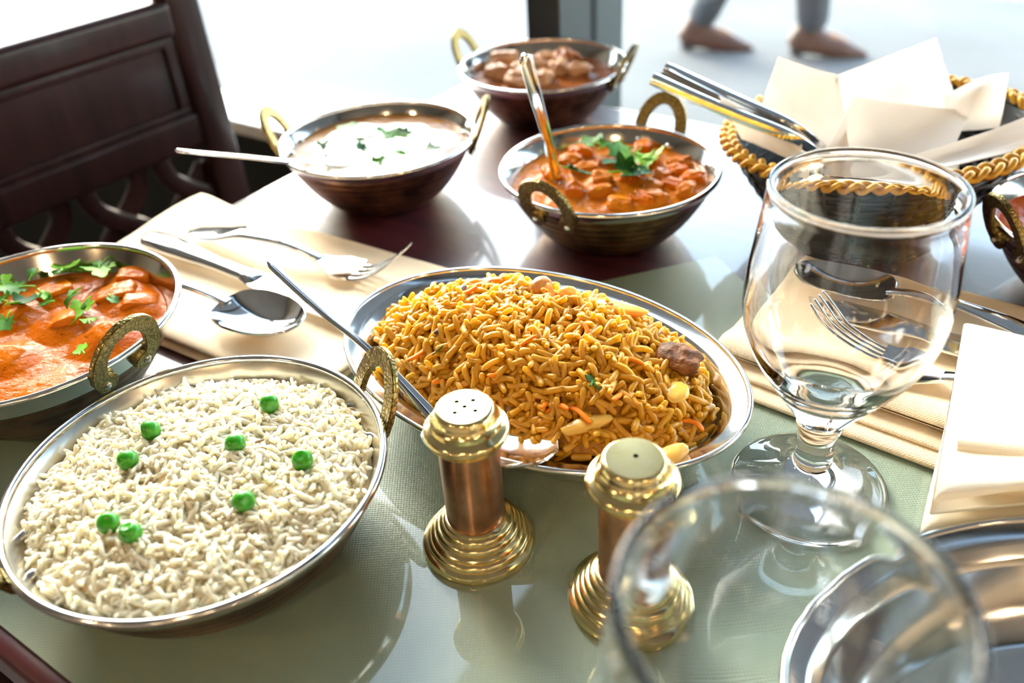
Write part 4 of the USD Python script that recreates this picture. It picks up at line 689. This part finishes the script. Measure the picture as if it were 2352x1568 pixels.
def person(label, loc, rz, L, Rr, trousers, shirt, shoes):
    """a walker facing local +x; L and Rr are the left and right ankle (x, y, z)"""
    p = thing('person', label, 'person', loc, rz, rel=False)
    hip, kn = [], []
    hips = {1: (0.0, 0.09, 0.92), -1: (0.0, -0.09, 0.92)}
    knees = {}
    for s, A in ((1, L), (-1, Rr)):
        H_ = np.array(hips[s]); A = np.array(A); mid = (H_ + A) / 2; knees[s] = tuple(mid + np.array([0.06 if A[0] < 0 else 0.03, 0, 0.02]))
    ms = limb([(0, 0, 1.0, 0.12), (0, 0, 1.2, 0.125), (0, 0, 1.38, 0.10)]) + limb([(0, -0.16, 1.40, 0.055), (0, 0.16, 1.40, 0.055)]) + limb([(0, 0, 1.38, 0.06), (0.02, 0, 1.52, 0.052)])
    ms += limb([(0.03, 0, 1.58, 0.085), (0.025, 0, 1.65, 0.095)]) + limb([(0.06, 0, 1.545, 0.045), (0.07, 0, 1.60, 0.05)]) + limb([(0.118, 0, 1.61, 0.012), (0.126, 0, 1.588, 0.016)]) + limb([(0.02, 0.09, 1.61, 0.018), (0.02, 0.095, 1.59, 0.015)]) + limb([(0.02, -0.09, 1.61, 0.018), (0.02, -0.095, 1.59, 0.015)])
    for s in (1, -1):
        A = (L, Rr)[s < 0]
        ms += limb([(*hips[s], 0.085), (*knees[s], 0.055), (*A, 0.036)])
        d = np.array([0.12, 0, -0.045]) if A[2] < 0.12 else np.array([0.10, 0, -0.08])
        ms += limb([tuple(A) + (0.034,), (A[0] - 0.02, A[1], A[2] - 0.035, 0.024), tuple(np.array(A) + d * 0.6 + [0, 0, -0.015]) + (0.022,), tuple(np.array(A) + d + [0, 0, -0.012]) + (0.014,)])
        w = -s * 0.6
        el, wr = (0.02 * w, s * 0.22, 1.14, 0.037), (0.02 + 0.16 * w, s * 0.22, 0.92, 0.027)
        ms += limb([(0, s * 0.19, 1.39, 0.048), el, wr, (wr[0] + 0.02, wr[1], 0.87, 0.030), (wr[0] + 0.03, wr[1], 0.83, 0.026)])
        for k in range(4): ms += limb([(wr[0] + 0.01 + 0.017 * k, wr[1], 0.83, 0.009), (wr[0] + 0.015 + 0.017 * k, wr[1] - s * 0.005, 0.785, 0.0085), (wr[0] + 0.012 + 0.016 * k, wr[1] - s * 0.02, 0.755 + 0.006 * abs(k - 1.4), 0.0075)])
        ms += limb([(wr[0] + 0.04, wr[1], 0.87, 0.011), (wr[0] + 0.065, wr[1] - s * 0.015, 0.825, 0.009)])
    part(p, 'body', union(ms, 0.022), MAT['skin'], True)
    tr = []
    for s in (1, -1):
        A = np.array((L, Rr)[s < 0]); K = np.array(knees[s]); hem = K + (A - K) * 0.93
        tr += limb([(*hips[s], 0.105), (*K, 0.076), (*hem, 0.060)])
    tr += limb([(0, -0.06, 0.97, 0.125), (0, 0.06, 0.97, 0.125)])
    part(p, 'trousers', union(tr, 0.03, 5), MAT[trousers], True)
    sh = limb([(0, 0, 1.0, 0.145), (0, 0, 1.2, 0.15), (0, 0, 1.36, 0.125)]) + limb([(0, -0.17, 1.40, 0.068), (0, 0.17, 1.40, 0.068)])
    for s in (1, -1): sh += limb([(0, s * 0.19, 1.39, 0.064), (-0.012 * s, s * 0.22, 1.14, 0.050), (0.02 - 0.08 * s, s * 0.22, 0.98, 0.042)])
    part(p, 'shirt', union(sh, 0.03, 6), MAT[shirt], True)
    part(p, 'hair', union(limb([(-0.01, 0, 1.64, 0.098), (0.02, 0, 1.69, 0.092)]), 0.02, 4), MAT['hair'], True)
    for s in (1, -1): part(p, 'eye', placed(trimesh.creation.icosphere(2, 0.012), trimesh.transformations.translation_matrix([0.108, s * 0.034, 1.635])), MAT['eye_white'], True)
    part(p, 'mouth', sweep(np.c_[np.full(7, 0.108) - 0.01 * np.linspace(-1, 1, 7) ** 2, np.linspace(-0.024, 0.024, 7), np.full(7, 1.555)], 0.005, 0.004, 8), MAT['brown_leather'], True)
    for s in (1, -1):
        A = np.array((L, Rr)[s < 0]); low = A[2] < 0.12
        ax = np.array([1, 0, -0.12 if low else -0.55]); ax /= np.linalg.norm(ax); heel = A + np.array([-0.045, 0, -0.05])
        up_ = np.array([-ax[2], 0, ax[0]]); q = lambda a, b: tuple(heel + ax * a + up_ * b)
        shoe = limb([q(0.0, 0.0) + (0.036,), q(0.09, -0.002) + (0.040,), q(0.17, -0.014) + (0.034,), q(0.245, -0.022) + (0.014,)]) + limb([q(0.0, 0.0) + (0.036,), q(0.02, 0.045) + (0.038,), q(0.09, 0.006) + (0.036,)])
        sp = part(p, 'shoe', union(shoe, 0.014, 6), MAT[shoes], True)
        part(sp, 'sole', union(limb([q(-0.005, -0.034) + (0.014,), q(0.08, -0.034) + (0.012,), q(0.235, -0.036) + (0.010,)]) + limb([q(-0.005, -0.042) + (0.016,), q(0.02, -0.042) + (0.016,)]), 0.012, 3), MAT['shoe_sole'], True)
    return p
GZ = ZT + ZF - 0.012
person('person in grey cropped trousers and brown shoes walking past outside', (1.02, 3.25, GZ), -14, (-0.24, 0.035, 0.108), (0.165, -0.035, 0.11), 'grey_trousers', 'pale_shirt', 'brown_leather')
person('person in white shoes walking past at the far left outside', (-2.42, 4.10, GZ), -8, (-0.36, 0.06, 0.17), (0.10, -0.05, 0.098), 'blue_jeans', 'pale_shirt', 'white_leather')

# ---------------------------------------------------------------- pendant lamps of the room
LAMP = 95.0
mat('warm_bulb', {'e': ('emission', {'color': (1.0, 0.74, 0.46), 'strength': LAMP})}, surface='e.emission')
plain('lamp_brass', (0.5, 0.33, 0.12), 0.3, metallic=1.0)
def pendant(label, x, y, z):
    t = thing('pendant_lamp', label, 'lamp', (x, y, z))
    part(t, 'cord', sweep([(0, 0, 0.10), (0, 0, (ZC - z) / 2), (0, 0, ZC - z)], 0.004, n=8), MAT['black_hole'], 40)
    part(t, 'shade', lathe([(0.012, 0.11), (0.03, 0.10), (0.09, 0.055), (0.11, 0.0), (0.107, 0.0), (0.087, 0.053), (0.028, 0.096), (0.012, 0.105)], 40), MAT['lamp_brass'], 40)
    b = trimesh.creation.icosphere(3, 0.045); b.apply_translation([0, 0, 0.02]); part(t, 'bulb', b, MAT['warm_bulb'], True)
    return t
lamp = pendant('warm brass pendant lamp over the table behind the viewer', -0.30, -0.85, 1.12)
for i, (x, y) in enumerate([(0.75, -0.95), (-1.3, -0.5), (1.6, -1.6), (0.2, -2.1), (-0.9, -2.2), (1.1, -3.0), (-1.9, -1.9)]):
    copy(lamp, ['warm brass pendant lamp behind the viewer on the right', 'warm brass pendant lamp far left of the table', 'warm brass pendant lamp in the right part of the room', 'warm brass pendant lamp in the middle of the room', 'warm brass pendant lamp left in the middle of the room', 'warm brass pendant lamp near the back wall', 'warm brass pendant lamp at the left rear of the room'][i], (x, y, 1.12))
